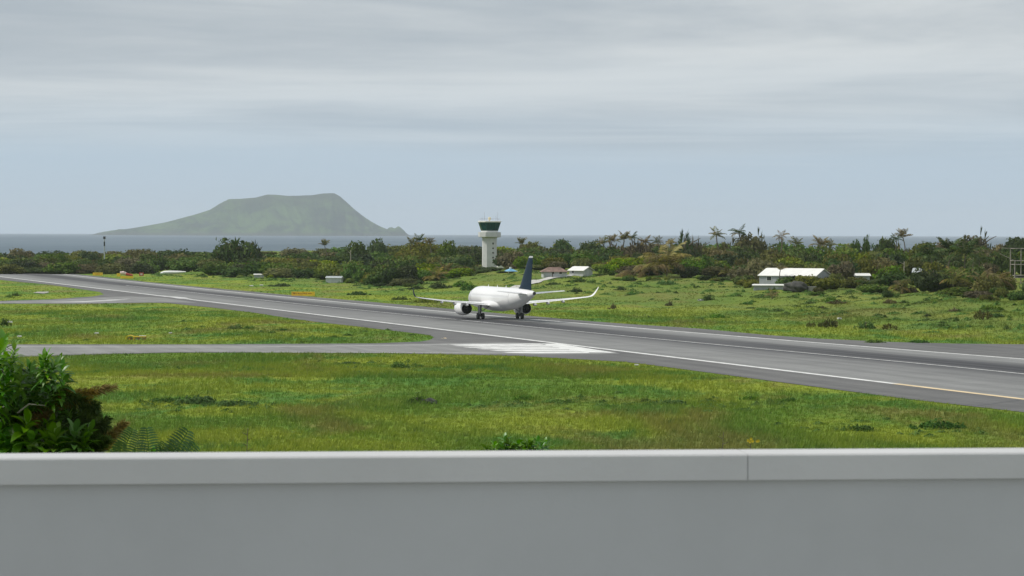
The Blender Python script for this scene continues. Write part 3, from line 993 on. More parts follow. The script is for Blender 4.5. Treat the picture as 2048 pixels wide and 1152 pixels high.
W_S = 27.5 * kp; W_B = 42.5 * kp
mb = MB(); mb.loft([octo(W_S * 1.03, -1.5), octo(W_S * 1.03, .6), octo(W_S, .62), octo(W_S, zpx(474.5))]); shaft = mb.obj('shaft', M_TOWER, tower)
for py in (487.0, 496.5, 505.5, 515.0, 525.0):
    hgt = 4.2 if py < 490 else 3.4
    mb = MB()
    mb.box((.95, -W_S / 2 - .01, zpx(py)), (.62, .12, hgt * kp)); win = mb.obj('window', M_CONC_DK, shaft)
for py in (487.0, 496.5, 505.5, 515.0, 525.0):
    hgt = 4.2 if py < 490 else 3.4
    mb = MB(); mb.box((.95, -W_S / 2 - .075, zpx(py)), (.48, .03, hgt * kp - .16)); mb.obj('window_pane', M_GLASSDK, shaft)
mb = MB(); mb.loft([octo(W_S + .1, zpx(475.2)), octo(W_B - .5, zpx(474.2)), octo(W_B, zpx(473.6)), octo(W_B, zpx(464.4)), octo(W_B - .35, zpx(464.1))]); gal = mb.obj('gallery', M_TOWER, tower)
mb = MB(); mb.loft([octo(31 * kp, zpx(464.2)), octo(32 * kp, zpx(461.5))]); mb.obj('cab_base', M_WHITE, tower)
m = bpy.data.materials.new('cab_glass'); m.use_nodes = True
p = m.node_tree.nodes['Principled BSDF']
p.inputs['Base Color'].default_value = (.035, .19, .16, 1); p.inputs['Roughness'].default_value = .04; p.inputs['Transmission Weight'].default_value = .7; p.inputs['IOR'].default_value = 1.12
p.inputs['Specular IOR Level'].default_value = .6
M_CABGLASS = m
M_CABIN = mat('cab_interior', (.05, .11, .10), .8, var=.2, vscale=1)
z0, z1 = zpx(461.5), zpx(445.0)
a0, a1 = octo(31.5 * kp, z0), octo(41.5 * kp, z1)
for k in range(8):
    k2 = (k + 1) % 8
    A, B, C_, D = (Vector(q) for q in (a0[k], a0[k2], a1[k2], a1[k]))
    n = (B - A).cross(D - A).normalized() * .02
    mb = MB(); ins = [A.lerp(B, .02), A.lerp(B, .98), D.lerp(C_, .98), D.lerp(C_, .02)]
    mb.loft([[q - n for q in ins], [q + n for q in ins]]); mb.obj('cab_pane', M_CABGLASS, tower)
    mb = MB(); mb.tube([A, D], .06, 6); mb.obj('mullion', M_DARK, tower)
mb = MB(); mb.loft([octo(27 * kp, z0 - .1), octo(27 * kp, z0 + .02)]); mb.loft([octo(26 * kp, z0 + .02), octo(28 * kp, z0 + .85)])
mb.box((0, 0, (z0 + z1) / 2), (1.2, 1.2, z1 - z0)); mb.obj('console', M_CABIN, tower)
mb = MB(); mb.loft([octo(42.5 * kp, z1 + .03), octo(44 * kp, z1 + .15), octo(44 * kp, z1 + .5), octo(40 * kp, z1 + .62)]); roof = mb.obj('roof', M_WHITE, tower)
zr = z1 + .62
mb = MB(); mb.tube([(0, 0, zr), (0, 0, zr + .45)], .3, 10); mb.tube([(0, 0, zr + .45), (0, 0, zr + 1.2)], [.55, .5], 12); mb.tube([(0, 0, zr + 1.2), (0, 0, zr + 1.35)], [.5, .2], 12)
mb.obj('beacon', mat('beacon_cream', (.72, .64, .42), .5), roof, smooth=True, sharp=40)
for (x_, y_, h_) in ((-1.9, -.4, 3.2), (-2.4, .6, 1.4), (2.4, .2, 1.9), (2.95, -.3, 3.1), (-3.0, .2, 1.2), (3.1, .6, 1.2)):
    mb = MB(); mb.tube([(x_, y_, zr - .1), (x_, y_, zr + h_)], [.05, .03], 5); mb.obj('antenna', M_STEEL, roof)
mb = MB()
rl = octo(39 * kp, zr + .7)
for k in range(8):
    mb.tube([rl[k], rl[(k + 1) % 8]], .025, 4); mb.tube([rl[k], (rl[k][0], rl[k][1], zr - .05)], .025, 4)
mb.obj('roof_rail', M_STEEL, roof)


# ------------------------------------------------------------------ buildings
def house(name, label, cat, loc, rz, Ln, Wd, wh, rh, mw, mr, over=.35, wins=(), doors=(), hip=0.0, rthick=.12, open_front=False):
    """gabled building: ridge along local x; openings (side, offset, z, w, h) with side in f(ront -y), r(ight +x)"""
    root = empty(name, loc, rz, 1.0, label, cat)
    mb = MB(); hx_, hy_ = Ln / 2, Wd / 2
    b = -1.0
    if not hip:
        mb.loft([[(sx_, -hy_, b), (sx_, -hy_, wh), (sx_, 0, wh + rh - .05), (sx_, hy_, wh), (sx_, hy_, b)] for sx_ in (-hx_, hx_)])
    else:
        mb.loft([[(-hx_, -hy_, z_), (hx_, -hy_, z_), (hx_, hy_, z_), (-hx_, hy_, z_)] for z_ in (b, wh)])
    wall = mb.obj('wall', mw, root)
    ox, oy = hx_ + over, hy_ + over
    dz = -over * rh / hy_
    mb = MB()
    for sg in (-1, 1):
        rx = hx_ - hip + (over if not hip else 0)
        A = [(-ox, sg * oy, wh + dz + .03), (ox, sg * oy, wh + dz + .03), (rx, 0, wh + rh + .03), (-rx, 0, wh + rh + .03)]
        mb.loft([A, [(q[0], q[1], q[2] + rthick) for q in A]])
    if hip:
        for sg in (-1, 1):
            A = [(sg * ox, -oy, wh + dz + .03), (sg * ox, oy, wh + dz + .03), (sg * (hx_ - hip), 0, wh + rh + .03)]
            mb.loft([A, [(q[0], q[1], q[2] + rthick) for q in A]])
    roof_ = mb.obj('roof', mr, root)
    mb = MB(); mb.tube([(-(hx_ - hip) - .1, 0, wh + rh + rthick + .03), ((hx_ - hip) + .1, 0, wh + rh + rthick + .03)], .09, 6); mb.obj('ridge_cap', mr, roof_)
    for (sd, o_, z_, w_, h_, nm) in [(*q, 'window') for q in wins] + [(*q, 'door') for q in doors]:
        c_ = {'f': (o_, -hy_ - .01, z_), 'r': (hx_ + .01, o_, z_), 'l': (-hx_ - .01, o_, z_)}[sd]
        sz = (w_, .10, h_) if sd == 'f' else (.10, w_, h_)
        mb = MB(); mb.box(c_, sz); fr_ = mb.obj(nm, M_WHITE if nm == 'window' else M_GREYSHEET, root)
        if nm == 'window':
            c2 = (c_[0], c_[1] - .06, c_[2]) if sd == 'f' else (c_[0] + (.06 if sd == 'r' else -.06), c_[1], c_[2])
            s2 = (w_ - .18, .03, h_ - .18) if sd == 'f' else (.03, w_ - .18, h_ - .18)
            mb = MB(); mb.box(c2, s2); mb.obj('pane', M_GLASSDK, fr_)
    return root


def on(px, Y, dz=0.0):
    q = stand(px, Y); q.z += dz
    return q


house('storage_shed', 'long white roofed shed with grey gable end among the bushes', 'shed', ground(1590, 571.5) - Vector((0, 0, .1)), R(-33), 15.5, 8.4, 2.6, 1.6, M_GREYWALL, M_WHITEROOF,
      wins=[('f', -5.0, 1.9, 1.4, 1.1), ('f', 3.0, 1.9, 1.4, 1.1)], doors=[('r', 1.2, 1.2, 1.1, 2.3)])
house('low_shed', 'low flat white roofed lean-to left of the dark boulder', 'shed', ground(1541, 578), R(-4), 8.2, 2.6, .85, .16, M_GREYWALL, M_WHITEROOF, .4, doors=[('f', 1.5, .5, .8, 1.0)])
house('brown_house', 'pale walled house with rusty brown roof by the hillside track', 'house', ground(1108, 552.5), R(6), 6.8, 5.4, 1.4, 1.05, M_PALEWALL, M_RUSTROOF, .55,
      wins=[('f', 1.6, 1.0, 1.0, .8), ('f', -.6, 1.0, .9, .8)], doors=[('f', -2.6, .8, .9, 1.6)], hip=1.6)
house('white_house', 'small pale hut with bright cream roof at the top of the track', 'house', ground(1162, 550.5), R(-38), 5.0, 4.6, 1.45, .9, M_PALEWALL, M_WHITEROOF, .5,
      wins=[('f', -1.2, 1.0, .9, .8)], doors=[('r', -.8, .8, .9, 1.7), ('r', .9, .8, .8, 1.7)])
house('grey_hut', 'grey sheet metal hut standing alone on the grass beyond the runway', 'hut', ground(669, 566), R(-10), 5.0, 2.6, 1.55, .40, M_GREYSHEET, M_GREYSHEET, .18, doors=[('r', 0, .7, .8, 1.4)])
house('low_hut', 'low grey roofed shelter at the edge of the scrub, left of the grey hut', 'hut', ground(518, 555), R(4), 3.4, 2.0, .9, .2, M_GREYWALL, M_WHITEROOF, .2, doors=[('f', .6, .4, .7, .8)])
house('white_roof_shed', 'white roof peeping out of bushes right of the long shed', 'shed', ground(1718, 570), R(3), 4.9, 3.2, 2.3, .45, M_GREYWALL, M_WHITEROOF, .3, wins=[('f', 0, 1.4, .9, .7)])
house('grey_roof_shed', 'small grey metal roofed shed below the dark palm clump', 'shed', ground(1841, 566), R(-18), 3.4, 2.6, 2.9, .8, M_GREYWALL, M_GREYSHEET, .35, wins=[('f', 0, 1.7, .8, .7)])
# blue roofed shelter on posts
q = ground(1021, 545.5)
sl = empty('blue_shelter', q, R(28), 1.0, 'open shelter with pyramid roof of light blue sheet beside the tower', 'shelter')
mb = MB(); h0 = at(1021, 543.3, q.y).z - q.z + .1; h1 = at(1021, 536.4, q.y).z - q.z
A = [(-1.75, -1.75, h0), (1.75, -1.75, h0), (1.75, 1.75, h0), (-1.75, 1.75, h0)]
mb.add(A + [(0, 0, h1)], [(0, 1, 4), (1, 2, 4), (2, 3, 4), (3, 0, 4), (3, 2, 1, 0)]); rf_ = mb.obj('roof', M_BLUEROOF, sl)
mb = MB(); mb.box((0, 0, h1 + .12), (.5, .5, .45)); mb.obj('roof_vent', M_WHITE, rf_)
for x_, y_ in ((-1.4, -1.4), (1.4, -1.4), (1.4, 1.4), (-1.4, 1.4)):
    mb = MB(); mb.box((x_, y_, h0 / 2 - .4), (.14, .14, h0 + .8)); mb.obj('post', M_PALEWALL, sl)
# white annex by the tower foot
q = on(1001, 985)
house('tower_annex', 'small white hut just right of the control tower foot', 'hut', q, R(10), 2.2, 2.4, at(1001, 531, 985).z - q.z, .5, M_WHITE, M_WHITEROOF, .2, wins=[('f', 0, 2.0, .6, .6)])
q = ground(1105, 555)
gp = empty('gate_post', q, 0, 1.0, 'dark stump of a post where the hillside track bends', 'post')
mb = MB(); mb.box((0, 0, .3), (.35, .35, 1.4), taper=.8); mb.obj('post', M_BARK, gp); mb = MB(); mb.box((.1, -.05, .08), (.8, .6, .4), .4, taper=.6); mb.obj('footing', M_CONC_DK, gp)

# ------------------------------------------------------------------ airfield signs and small things
def sign(px, Y, py0, py1, x0, x1, label, rz=0.0, marks=(), legs=3, th=.35):
    q = on((x0 + x1) / 2, Y)
    a = at((x0 + x1) / 2, py1, Y).z - q.z; b = at((x0 + x1) / 2, py0, Y).z - q.z
    wdt = (x1 - x0) / F * Y
    root = empty('airfield_sign', q, rz, 1.0, label, 'sign', 'yellow airfield signs beyond the runway')
    mb = MB(); mb.box((0, 0, (a + b) / 2), (wdt, th, b - a)); bd = mb.obj('board', M_YEL, root)
    mb = MB()
    fw = .05
    for z_ in (a, b):
        mb.box((0, -.0, z_), (wdt + .06, th + .06, .06))
    for x_ in (-wdt / 2, wdt / 2):
        mb.box((x_, 0, (a + b) / 2), (.06, th + .05, b - a - .07))
    mb.obj('frame', M_YEL, bd)
    if marks:
        mb = MB()
        for u0, u1, v0, v1 in marks:
            mb.add([((u0 - .5) * wdt, -th / 2 - .004, a + (b - a) * v0), ((u1 - .5) * wdt, -th / 2 - .004, a + (b - a) * v0), ((u1 - .5) * wdt, -th / 2 - .004, a + (b - a) * v1), ((u0 - .5) * wdt, -th / 2 - .004, a + (b - a) * v1)], [(0, 1, 2, 3)])
        tag(mb.obj('lettering', M_AMBER, bd), kind='stuff')
    for k in range(legs):
        x_ = (-.4 + .8 * k / max(1, legs - 1)) * wdt
        mb = MB(); mb.tube([(x_, 0, a), (x_, 0, -.3)], .05, 6); mb.obj('leg', M_STEEL, root)
    return root


rs = random.Random(4)
mk = [(.06, .16, .55, .8)] + [(.09 + .085 * k, .09 + .085 * k + rs.uniform(.04, .07), .38 + rs.uniform(-.06, .06), .66 + rs.uniform(-.05, .05)) for k in range(7)] + [(.70, .88, .42, .62)]
sg_y = flat(606, 592.5).y
sign(606, sg_y, 583.6, 591.2, 583.5, 629.5, 'long amber yellow board sign at the far edge of the runway left of the jet', marks=mk, legs=4)
sign(195, flat(195, 551.5).y, 545.2, 550.6, 186, 205.5, 'short yellow sign farthest left beyond the runway', marks=[(.25, .75, .35, .6)])
sign(255, flat(255, 556.8).y, 552.2, 556.4, 241.5, 266.5, 'flat yellow sign in front of the red and white windsock', legs=3)
sign(237, flat(237, 553.8).y, 546.6, 552.5, 234, 240.5, 'small square yellow sign at the left end of the windsock', legs=2)
q = on(240, flat(240, 552.5).y)
ws_ = empty('windsock', q, R(2), 1.0, 'pale pink and red windsock sagging on a short mast by yellow signs', 'windsock')
kk = q.y / F
zz = at(240, 546.5, q.y).z - q.z
mb = MB(); mb.tube([(0, 0, -.3), (0, 0, zz + .3)], .07, 8); mb.obj('mast', M_STEEL, ws_)
segs = [((0.2, zz), .60), ((4 * kk, zz + .12), .62), ((8 * kk, zz + .1), .66), ((12 * kk, zz - .25), .56), ((17 * kk, zz - .50), .46), ((22 * kk, zz - .62), .36), ((26 * kk, zz - .65), .25)]
for i in range(len(segs) - 1):
    mb = MB(); mb.tube([(segs[i][0][0], 0, segs[i][0][1]), (segs[i + 1][0][0], 0, segs[i + 1][0][1])], [segs[i][1], segs[i + 1][1]], 12, caps=(i in (0, len(segs) - 2)))
    mb.obj('sleeve', M_PINK if i in (0, 1, 2) else M_RED, ws_, smooth=True, sharp=50)
q = on(283, flat(283, 554.5).y)
rb = empty('red_sign', q, 0, 1.0, 'square red sign with white centre right of the yellow signs', 'sign')
kk = q.y / F
mb = MB(); mb.box((0, 0, 1.1), (9 * kk, .12, 6.5 * kk)); bd = mb.obj('board', M_RED, rb)
mb = MB(); mb.box((0, -.075, 1.1), (4.5 * kk, .02, 3.5 * kk)); mb.obj('panel', M_PINK, bd)
for x_ in (-.5, .5):
    mb = MB(); mb.tube([(x_, 0, -.3), (x_, 0, .7)], .05, 6); mb.obj('leg', M_STEEL, rb)
# white hull lying in the scrub
q = on(346, 1040)
hl = empty('boat_hull', q, R(-4), 1.0, 'long white hull lying at the edge of the bushes right of the signs', 'boat')
zc_ = at(346, 545.0, 1040).z - q.z
kk = 1040 / F
mb = MB()
rg = []
for u_, wd, hh, dz in ((-26, .08, .15, -.35), (-23, .45, .42, -.2), (-17, .8, .62, 0), (-6, .95, .68, .05), (8, .9, .60, .08), (18, .7, .42, .16), (26, .4, .22, .25)):
    rg.append([(u_ * kk, wd * math.cos(a_), zc_ + dz + hh * math.sin(a_)) for a_ in np.linspace(0, 2 * math.pi, 14, endpoint=False)])
mb.loft(rg); hull = mb.obj('hull', M_WHITE, hl, smooth=True, sharp=60)
mb = MB(); mb.tube([(-20 * kk, -.75, zc_ + .05), (-4 * kk, -.97, zc_ + .1), (18 * kk, -.72, zc_ + .2)], .05, 5); mb.obj('rubbing_strip', M_GREYSHEET, hull)
for u_ in (-12, 12):
    mb = MB(); mb.box((u_ * kk, 0, zc_ / 2 - .5), (.3, 1.2, max(.4, zc_)), taper=.8); mb.obj('cradle', M_BARK, hl)
# equipment trestle by the taxiway
q = ground(272, 681)
kk = q.y / F
tr_ = empty('equipment_trestle', q, R(3), 1.0, 'yellow hood and brown trestle with pale board beside the near taxiway', 'equipment')
M_TIMB = mat('brown_timber', (.24, .14, .075), .8, var=.3, vscale=2)
mb = MB()
arc = [(-1.52 + .68 - .68 * math.cos(a_), .30 + .48 * math.sin(a_)) for a_ in np.linspace(0, math.pi, 9)]
mb.loft([[(x_, y_, z_) for x_, z_ in arc] + [(x_ * 1.0, y_, z_ - .09) for x_, z_ in arc[::-1]] for y_ in (-.45, .45)])
mb.obj('hood', M_YEL, tr_, smooth=True, sharp=40)
for x_ in (-1.42, -.95, -.3):
    mb = MB(); mb.box((x_, -.3, .08), (.12, .12, .5)); mb.obj('leg', M_YEL, tr_)
mb = MB(); mb.box((-.88, .1, .28), (.7, .4, .36)); mb.obj('motor', M_TIMB, tr_)
mb = MB(); mb.box((.52, 0, .56), (1.9, .8, .12)); mb.obj('deck', M_YEL, tr_)
mb = MB(); mb.box((.95, -.02, .67), (1.0, .7, .06)); mb.obj('board', M_WHITE, tr_)
for x_ in (-.15, .45, 1.05, 1.38):
    mb = MB(); mb.box((x_, -.3, .2), (.16 if x_ < 1.3 else .24, .14, .66)); mb.obj('leg', M_TIMB, tr_)
mb = MB(); mb.box((.3, .1, .3), (.55, .4, .26)); mb.obj('crate', M_CONC_DK, tr_)
# white ground markers in the grass
def marker(px, py, wpx, hpx, label, rz=0.0):
    q = ground(px, py); kk = q.y / F
    r_ = empty('ground_marker', q, rz, 1.0, label, 'marker', 'small white markers in the grass')
    w_, h_ = wpx * kk, hpx * kk
    mb = MB(); mb.box((0, 0, h_ * .55), (w_, w_ * .8, h_ * .5), taper=.8); mb.obj('plate', mat('weathered_white', (.55, .55, .52), .7, var=.3, vscale=2), r_)
    mb = MB(); mb.box((0, 0, h_ * .12), (w_ * .5, w_ * .4, h_ * .5)); mb.obj('base', M_CONC_DK, r_)


marker(193, 668.5, 9, 4.5, 'white marker plate in the grass left of the yellow trestle')
marker(39, 675, 9, 5, 'white marker plate at the far left above the near taxiway')
marker(20, 647, 10, 6, 'white marker plate beside the dark shrub at the left edge')
marker(1273, 731.5, 9, 4, 'white marker in the grass just below the runway marking')
marker(1679, 640, 8, 6, 'tiny white marker between the shrubs right of the runway', .3)
marker(1668, 568, 7, 9, 'white drum standing at the corner of the long shed', .2)
marker(341, 667, 7, 3, 'low white marker right of the yellow trestle in the grass', .2)
marker(1404, 603, 15, 6, 'pale blue grey sheet lying beside a hillside shrub', .4)
marker(523, 571.5, 8, 3, 'pale slab on the verge below the low grey shelter', .1)
marker(503, 573, 8, 3, 'pale slab on the verge, leftmost of the pair near the runway', -.2)
marker(1946, 586, 8, 3, 'pale slab at the foot of the right hand scrub', .1)
# beacon mast on the skyline
q = on(209, 1180)
bmst = empty('beacon_mast', q, 0, 1.0, 'thin mast with dark square head against the sea at the left', 'mast')
zt = at(209, 475.5, 1180).z - q.z
mb = MB(); mb.tube([(0, 0, -.5), (0, 0, zt - .3)], [.35, .22], 6); mb.obj('pole', M_GREYSHEET, bmst)
mb = MB(); mb.box((0, 0, zt), (.95, .6, 1.1)); mb.obj('head', M_DARK, bmst)
mb = MB(); mb.box((0, 0, zt - 2.6), (.55, .5, 1.9)); mb.obj('box', M_DARK, bmst)
# steel frame tower at the right edge
q = on(2036, 660)
kk = 660 / F
ft = empty('steel_frame', q, R(12), 1.0, 'rusty open steel frame tower at the right edge', 'steel frame')
M_FRAME = mat('frame_steel', (.30, .27, .24), .7, .2, var=.3, vscale=2)
ztop = at(2036, 497, 660).z - q.z; zl = at(2036, 521.5, 660).z - q.z; zm = at(2036, 555.5, 660).z - q.z
hw = 1.35
for x_, y_, zt_ in ((-hw, -hw, zl), (hw, -hw, ztop), (hw, hw, ztop), (-hw, hw, ztop)):
    mb = MB(); mb.tube([(x_, y_, -.5), (x_, y_, zt_)], .13, 6); mb.obj('post', M_FRAME, ft)
for z_ in (zm, zm + .55, zl, zl - .9, ztop):
    for (xa, ya, xb, yb) in ((-hw, -hw, hw, -hw), (hw, -hw, hw, hw), (hw, hw, -hw, hw), (-hw, hw, -hw, -hw)):
        if z_ == ztop and ya == -hw and yb == -hw:
            continue
        mb = MB(); mb.tube([(xa, ya, z_), (xb, yb, z_)], .085, 5); mb.obj('beam', M_FRAME, ft)
mb = MB(); mb.box((.4, 0, zm + .28), (1.7, 2.0, .5)); mb.obj('platform', M_DARK, ft)
mb = MB(); mb.tube([(-hw, -hw, zl), (-hw - 3.8, -hw, zl + 1.7)], .08, 5); mb.obj('stay', M_FRAME, ft)
mb = MB(); mb.tube([(-hw, hw, ztop), (-hw - 2.2, hw, ztop + .1)], .07, 5); mb.obj('arm', M_FRAME, ft)
for px, Y, p0, lb in ((1946, 690, 514, 'bare grey pole standing in front of the dark palm clump'), (1808, 700, 523, 'pale bare pole among the bushes left of the dark palms'), (701, 930, 500, 'pale dead trunk rising from the scrub left of the jet')):
    q = on(px, Y); h_ = at(px, p0, Y).z - q.z
    po = empty('bare_pole', q, 0, 1.0, lb, 'pole', 'bare poles among the bushes')
    mb = MB(); mb.tube([(0, 0, -.5), (.05, 0, h_ * .5), (.1, 0, h_)], [.22, .18, .13], 7); mb.obj('shaft', M_BARK_PALE, po)
    mb = MB(); mb.tube([(.08, 0, h_ * .86), (-1.1, .1, h_ * .98)], [.08, .04], 5); mb.obj('branch', M_BARK_PALE, po)
# boulder beside the low shed
q = ground(1590, 585)
bd_ = empty('boulder', q, 0, 1.0, 'big dark rounded boulder in front of the long white roofed shed', 'boulder')
bm = bmesh.new(); bmesh.ops.create_icosphere(bm, subdivisions=4, radius=1.0)
for v in bm.verts:
    c = v.co
    k = 1 + .10 * math.sin(c.x * 4 + 1) * math.sin(c.y * 5) + .07 * math.sin(c.z * 7 + c.x * 3) + .05 * math.sin(c.x * 13 + c.z * 9)
    v.co = Vector((c.x * 2.95 * k, c.y * 2.2 * k, 1.05 + c.z * 1.55 * k * (1.0 if c.z > 0 else .9)))
me = bpy.data.meshes.new('stone'); bm.to_mesh(me); bm.free(); me.materials.append(M_ROCK)
me.polygons.foreach_set('use_smooth', [True] * len(me.polygons)); link('stone', me, bd_)
mb = MB(); mb.box((3.6, .8, .75), (3.0, 1.6, 1.3)); mb.obj('rubble_block', M_CONC_DK, bd_)

# ------------------------------------------------------------------ vegetation: meshes shared by many plants
def leaf_quads(pos, nrm, size, rg, stretch=1.4):
    """one folded rhombus leaf per position; returns verts (n,4,3)"""
    n = len(pos)
    a = np.cross(nrm, rg.normal(size=(n, 3))); a /= np.linalg.norm(a, axis=1, keepdims=True) + 1e-9
    b = np.cross(nrm, a)
    s = (size * (.6 + .8 * rg.random(n)))[:, None]
    return np.stack([pos - a * s * stretch * .5, pos + b * s * .42 + nrm * s * .12, pos + a * s * stretch * .5, pos - b * s * .42 + nrm * s * .12], 1)


def cloud_mesh(name, lobes, n, size, seed, m, core=.72, shell=.35, tris=False):
    """crown: leaves spread through uneven lobes [(cx,cy,cz,rx,ry,rz)], with a rough inner mass"""
    rg = np.random.default_rng(seed)
    lo = np.array(lobes, float)
    area = lo[:, 3] * lo[:, 5]
    which = rg.choice(len(lo), n, p=area / area.sum())
    d = rg.normal(size=(n, 3)); d[:, 2] = np.abs(d[:, 2]) * 1.0 - .35 * rg.random(n); d /= np.linalg.norm(d, axis=1, keepdims=True)
    r = 1.06 - shell * rg.random(n) ** 1.6
    bumps = 1 + .16 * np.sin(d[:, 0] * 6 + which * 2.1) * np.sin(d[:, 1] * 7 + which) + .10 * np.sin(d[:, 2] * 11 + which * 3)
    P = lo[which, :3] + d * lo[which, 3:] * (r * bumps)[:, None]
    nr = d * .8 + rg.normal(size=(n, 3)) * .55 + np.array([0, 0, .35]); nr /= np.linalg.norm(nr, axis=1, keepdims=True)
    q = leaf_quads(P, nr, size, rg)
    v = q.reshape(-1, 3); f = np.arange(n * 4).reshape(n, 4)
    tint = np.repeat(np.clip(rg.random(n) * .75 + .25 * np.clip(d[:, 2], 0, 1), 0, 1), 4)  # upward leaves toned lighter: light from above put into the tint
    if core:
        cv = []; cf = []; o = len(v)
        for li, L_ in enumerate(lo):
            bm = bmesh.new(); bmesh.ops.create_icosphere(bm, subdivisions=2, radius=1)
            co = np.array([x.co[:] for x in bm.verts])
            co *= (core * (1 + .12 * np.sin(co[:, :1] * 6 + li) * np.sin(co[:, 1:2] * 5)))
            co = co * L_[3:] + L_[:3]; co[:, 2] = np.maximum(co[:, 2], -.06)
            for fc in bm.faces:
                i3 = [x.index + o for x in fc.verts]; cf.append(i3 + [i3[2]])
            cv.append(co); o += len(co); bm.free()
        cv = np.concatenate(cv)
        tint = np.concatenate([tint, np.full(len(cv), .15)])  # core toned dark: shade inside the crown put into the tint
        me = bpy.data.meshes.new(name)
        me.from_pydata(np.concatenate([v, cv]).tolist(), [], f.tolist() + [c_[:3] for c_ in cf])
        me.materials.append(m); me.update()
    else:
        me = np_mesh(name, v, f, m)
    set_tint(me, tint)
    return me


def rand_lobes(seed, n=7, flatness=1.0, spread=.62):
    r_ = random.Random(seed); out = [(0, 0, .46, .62, .62, .50 * flatness)]
    for k in range(n):
        a = 2 * math.pi * (k + r_.random() * .7) / n; d = spread * r_.uniform(.55, 1.0)
        rr_ = r_.uniform(.26, .46)
        out.append((d * math.cos(a), d * math.sin(a), r_.uniform(.22, .66), rr_, rr_, rr_ * r_.uniform(.75, 1.05) * flatness))
    return out


def spike_mesh(name, seed, m, n=70, blade=.34, per=9, upness=.9, lift=.35):
    """shaggy crown of upright spiky sprays"""
    rg = np.random.default_rng(seed); V = []; T = []
    for k in range(n):
        a = rg.random() * 2 * math.pi; rr_ = rg.random() ** .55
        hgt = (1 - .55 * rr_ ** 2) * (.35 + .62 * rg.random() ** .7)
        b = np.array([rr_ * math.cos(a), rr_ * math.sin(a), max(.02, hgt - blade * .6)])
        ax = np.array([math.cos(a) * rr_ * .7, math.sin(a) * rr_ * .7, upness]) + rg.normal(size=3) * .25
        ax /= np.linalg.norm(ax)
        for j in range(per):
            d = ax + rg.normal(size=3) * lift; d /= np.linalg.norm(d)
            ln = blade * (.55 + .6 * rg.random()); sd = np.cross(d, rg.normal(size=3)); sd /= np.linalg.norm(sd)
            wd = blade * .085
            mid = b + d * ln * .5 + np.array([0, 0, .02])
            V += [b - sd * wd * .5, mid - sd * wd, b + d * ln - np.array([0, 0, ln * .12]), mid + sd * wd]
            T += [rg.random()] * 4
    V = np.array(V); me = np_mesh(name, V, np.arange(len(V)).reshape(-1, 4), m)
    set_tint(me, T)
    return me


def frond_mesh(name, start, droop, m, seed, pairs=17, hang=.55, leaf=.30, wid=.022):
    """one palm frond, 1 m long, growing along +x: arching rib with hanging leaflets"""
    rg = np.random.default_rng(seed)
    pts = [np.zeros(3)]; steps = pairs + 3
    for i in range(steps):
        e = R(start - droop * ((i + .5) / steps) ** 1.2)
        pts.append(pts[-1] + np.array([math.cos(e), 0, math.sin(e)]) / steps)
    V = []; Fq = []; T = []

    def quad(a, b, c, d, t_):
        o = len(V); V.extend([a, b, c, d]); Fq.append((o, o + 1, o + 2, o + 3)); T.extend([t_] * 4)
    for i in range(steps):
        w0 = .014 * (1 - i / steps) + .003; y = np.array([0, w0, 0])
        quad(pts[i] - y, pts[i] + y, pts[i + 1] + y * .9, pts[i + 1] - y * .9, .7)
    for i in range(3, steps + 1):
        t_ = (i - 2) / (steps - 2); ln = leaf * (math.sin(math.pi * min(1, .22 + .74 * t_)) ** .8) * (.85 + .3 * rg.random())
        tg = pts[i] - pts[i - 1]; tg /= np.linalg.norm(tg)
        for sd in (-1, 1):
            d = np.array([0, sd * 1.0, 0]) + tg * (.55 + .5 * t_) + np.array([0, 0, -hang * (.4 + rg.random())])
            d /= np.linalg.norm(d)
            wv_ = np.cross(d, np.array([0, 0, 1.0])); wv_ = tg * .8 + wv_ * .2; wv_ /= np.linalg.norm(wv_)
            a = pts[i]; b = a + d * ln; mid = a + d * ln * .45 + np.array([0, 0, .01])
            quad(a, mid - wv_ * wid, b + np.array([0, 0, -ln * .25 * hang]), mid + wv_ * wid, rg.random())
    me = np_mesh(name, np.array(V), np.array(Fq), m)
    set_tint(me, T)
    return me


def trunk_mesh(name, bend, r0, r1, m, seed=0, forks=0):
    r_ = random.Random(seed); mb = MB()
    pts = [(bend * (k / 6) ** 2, bend * .3 * math.sin(k), k / 6) for k in range(7)]
    mb.tube(pts, [r0 + (r1 - r0) * k / 6 for k in range(7)], 7)
    for k in range(forks):
        a = r_.random() * 6.28; z_ = r_.uniform(.45, .85)
        b = pts[int(z_ * 6)]
        mb.tube([b, (b[0] + .28 * math.cos(a), b[1] + .28 * math.sin(a), min(1.05, b[2] + .22)), (b[0] + .5 * math.cos(a), b[1] + .5 * math.sin(a), min(1.12, b[2] + .34))], [r1 * .9, r1 * .6, r1 * .3], 5)
    return mb.mesh(name, m, True)


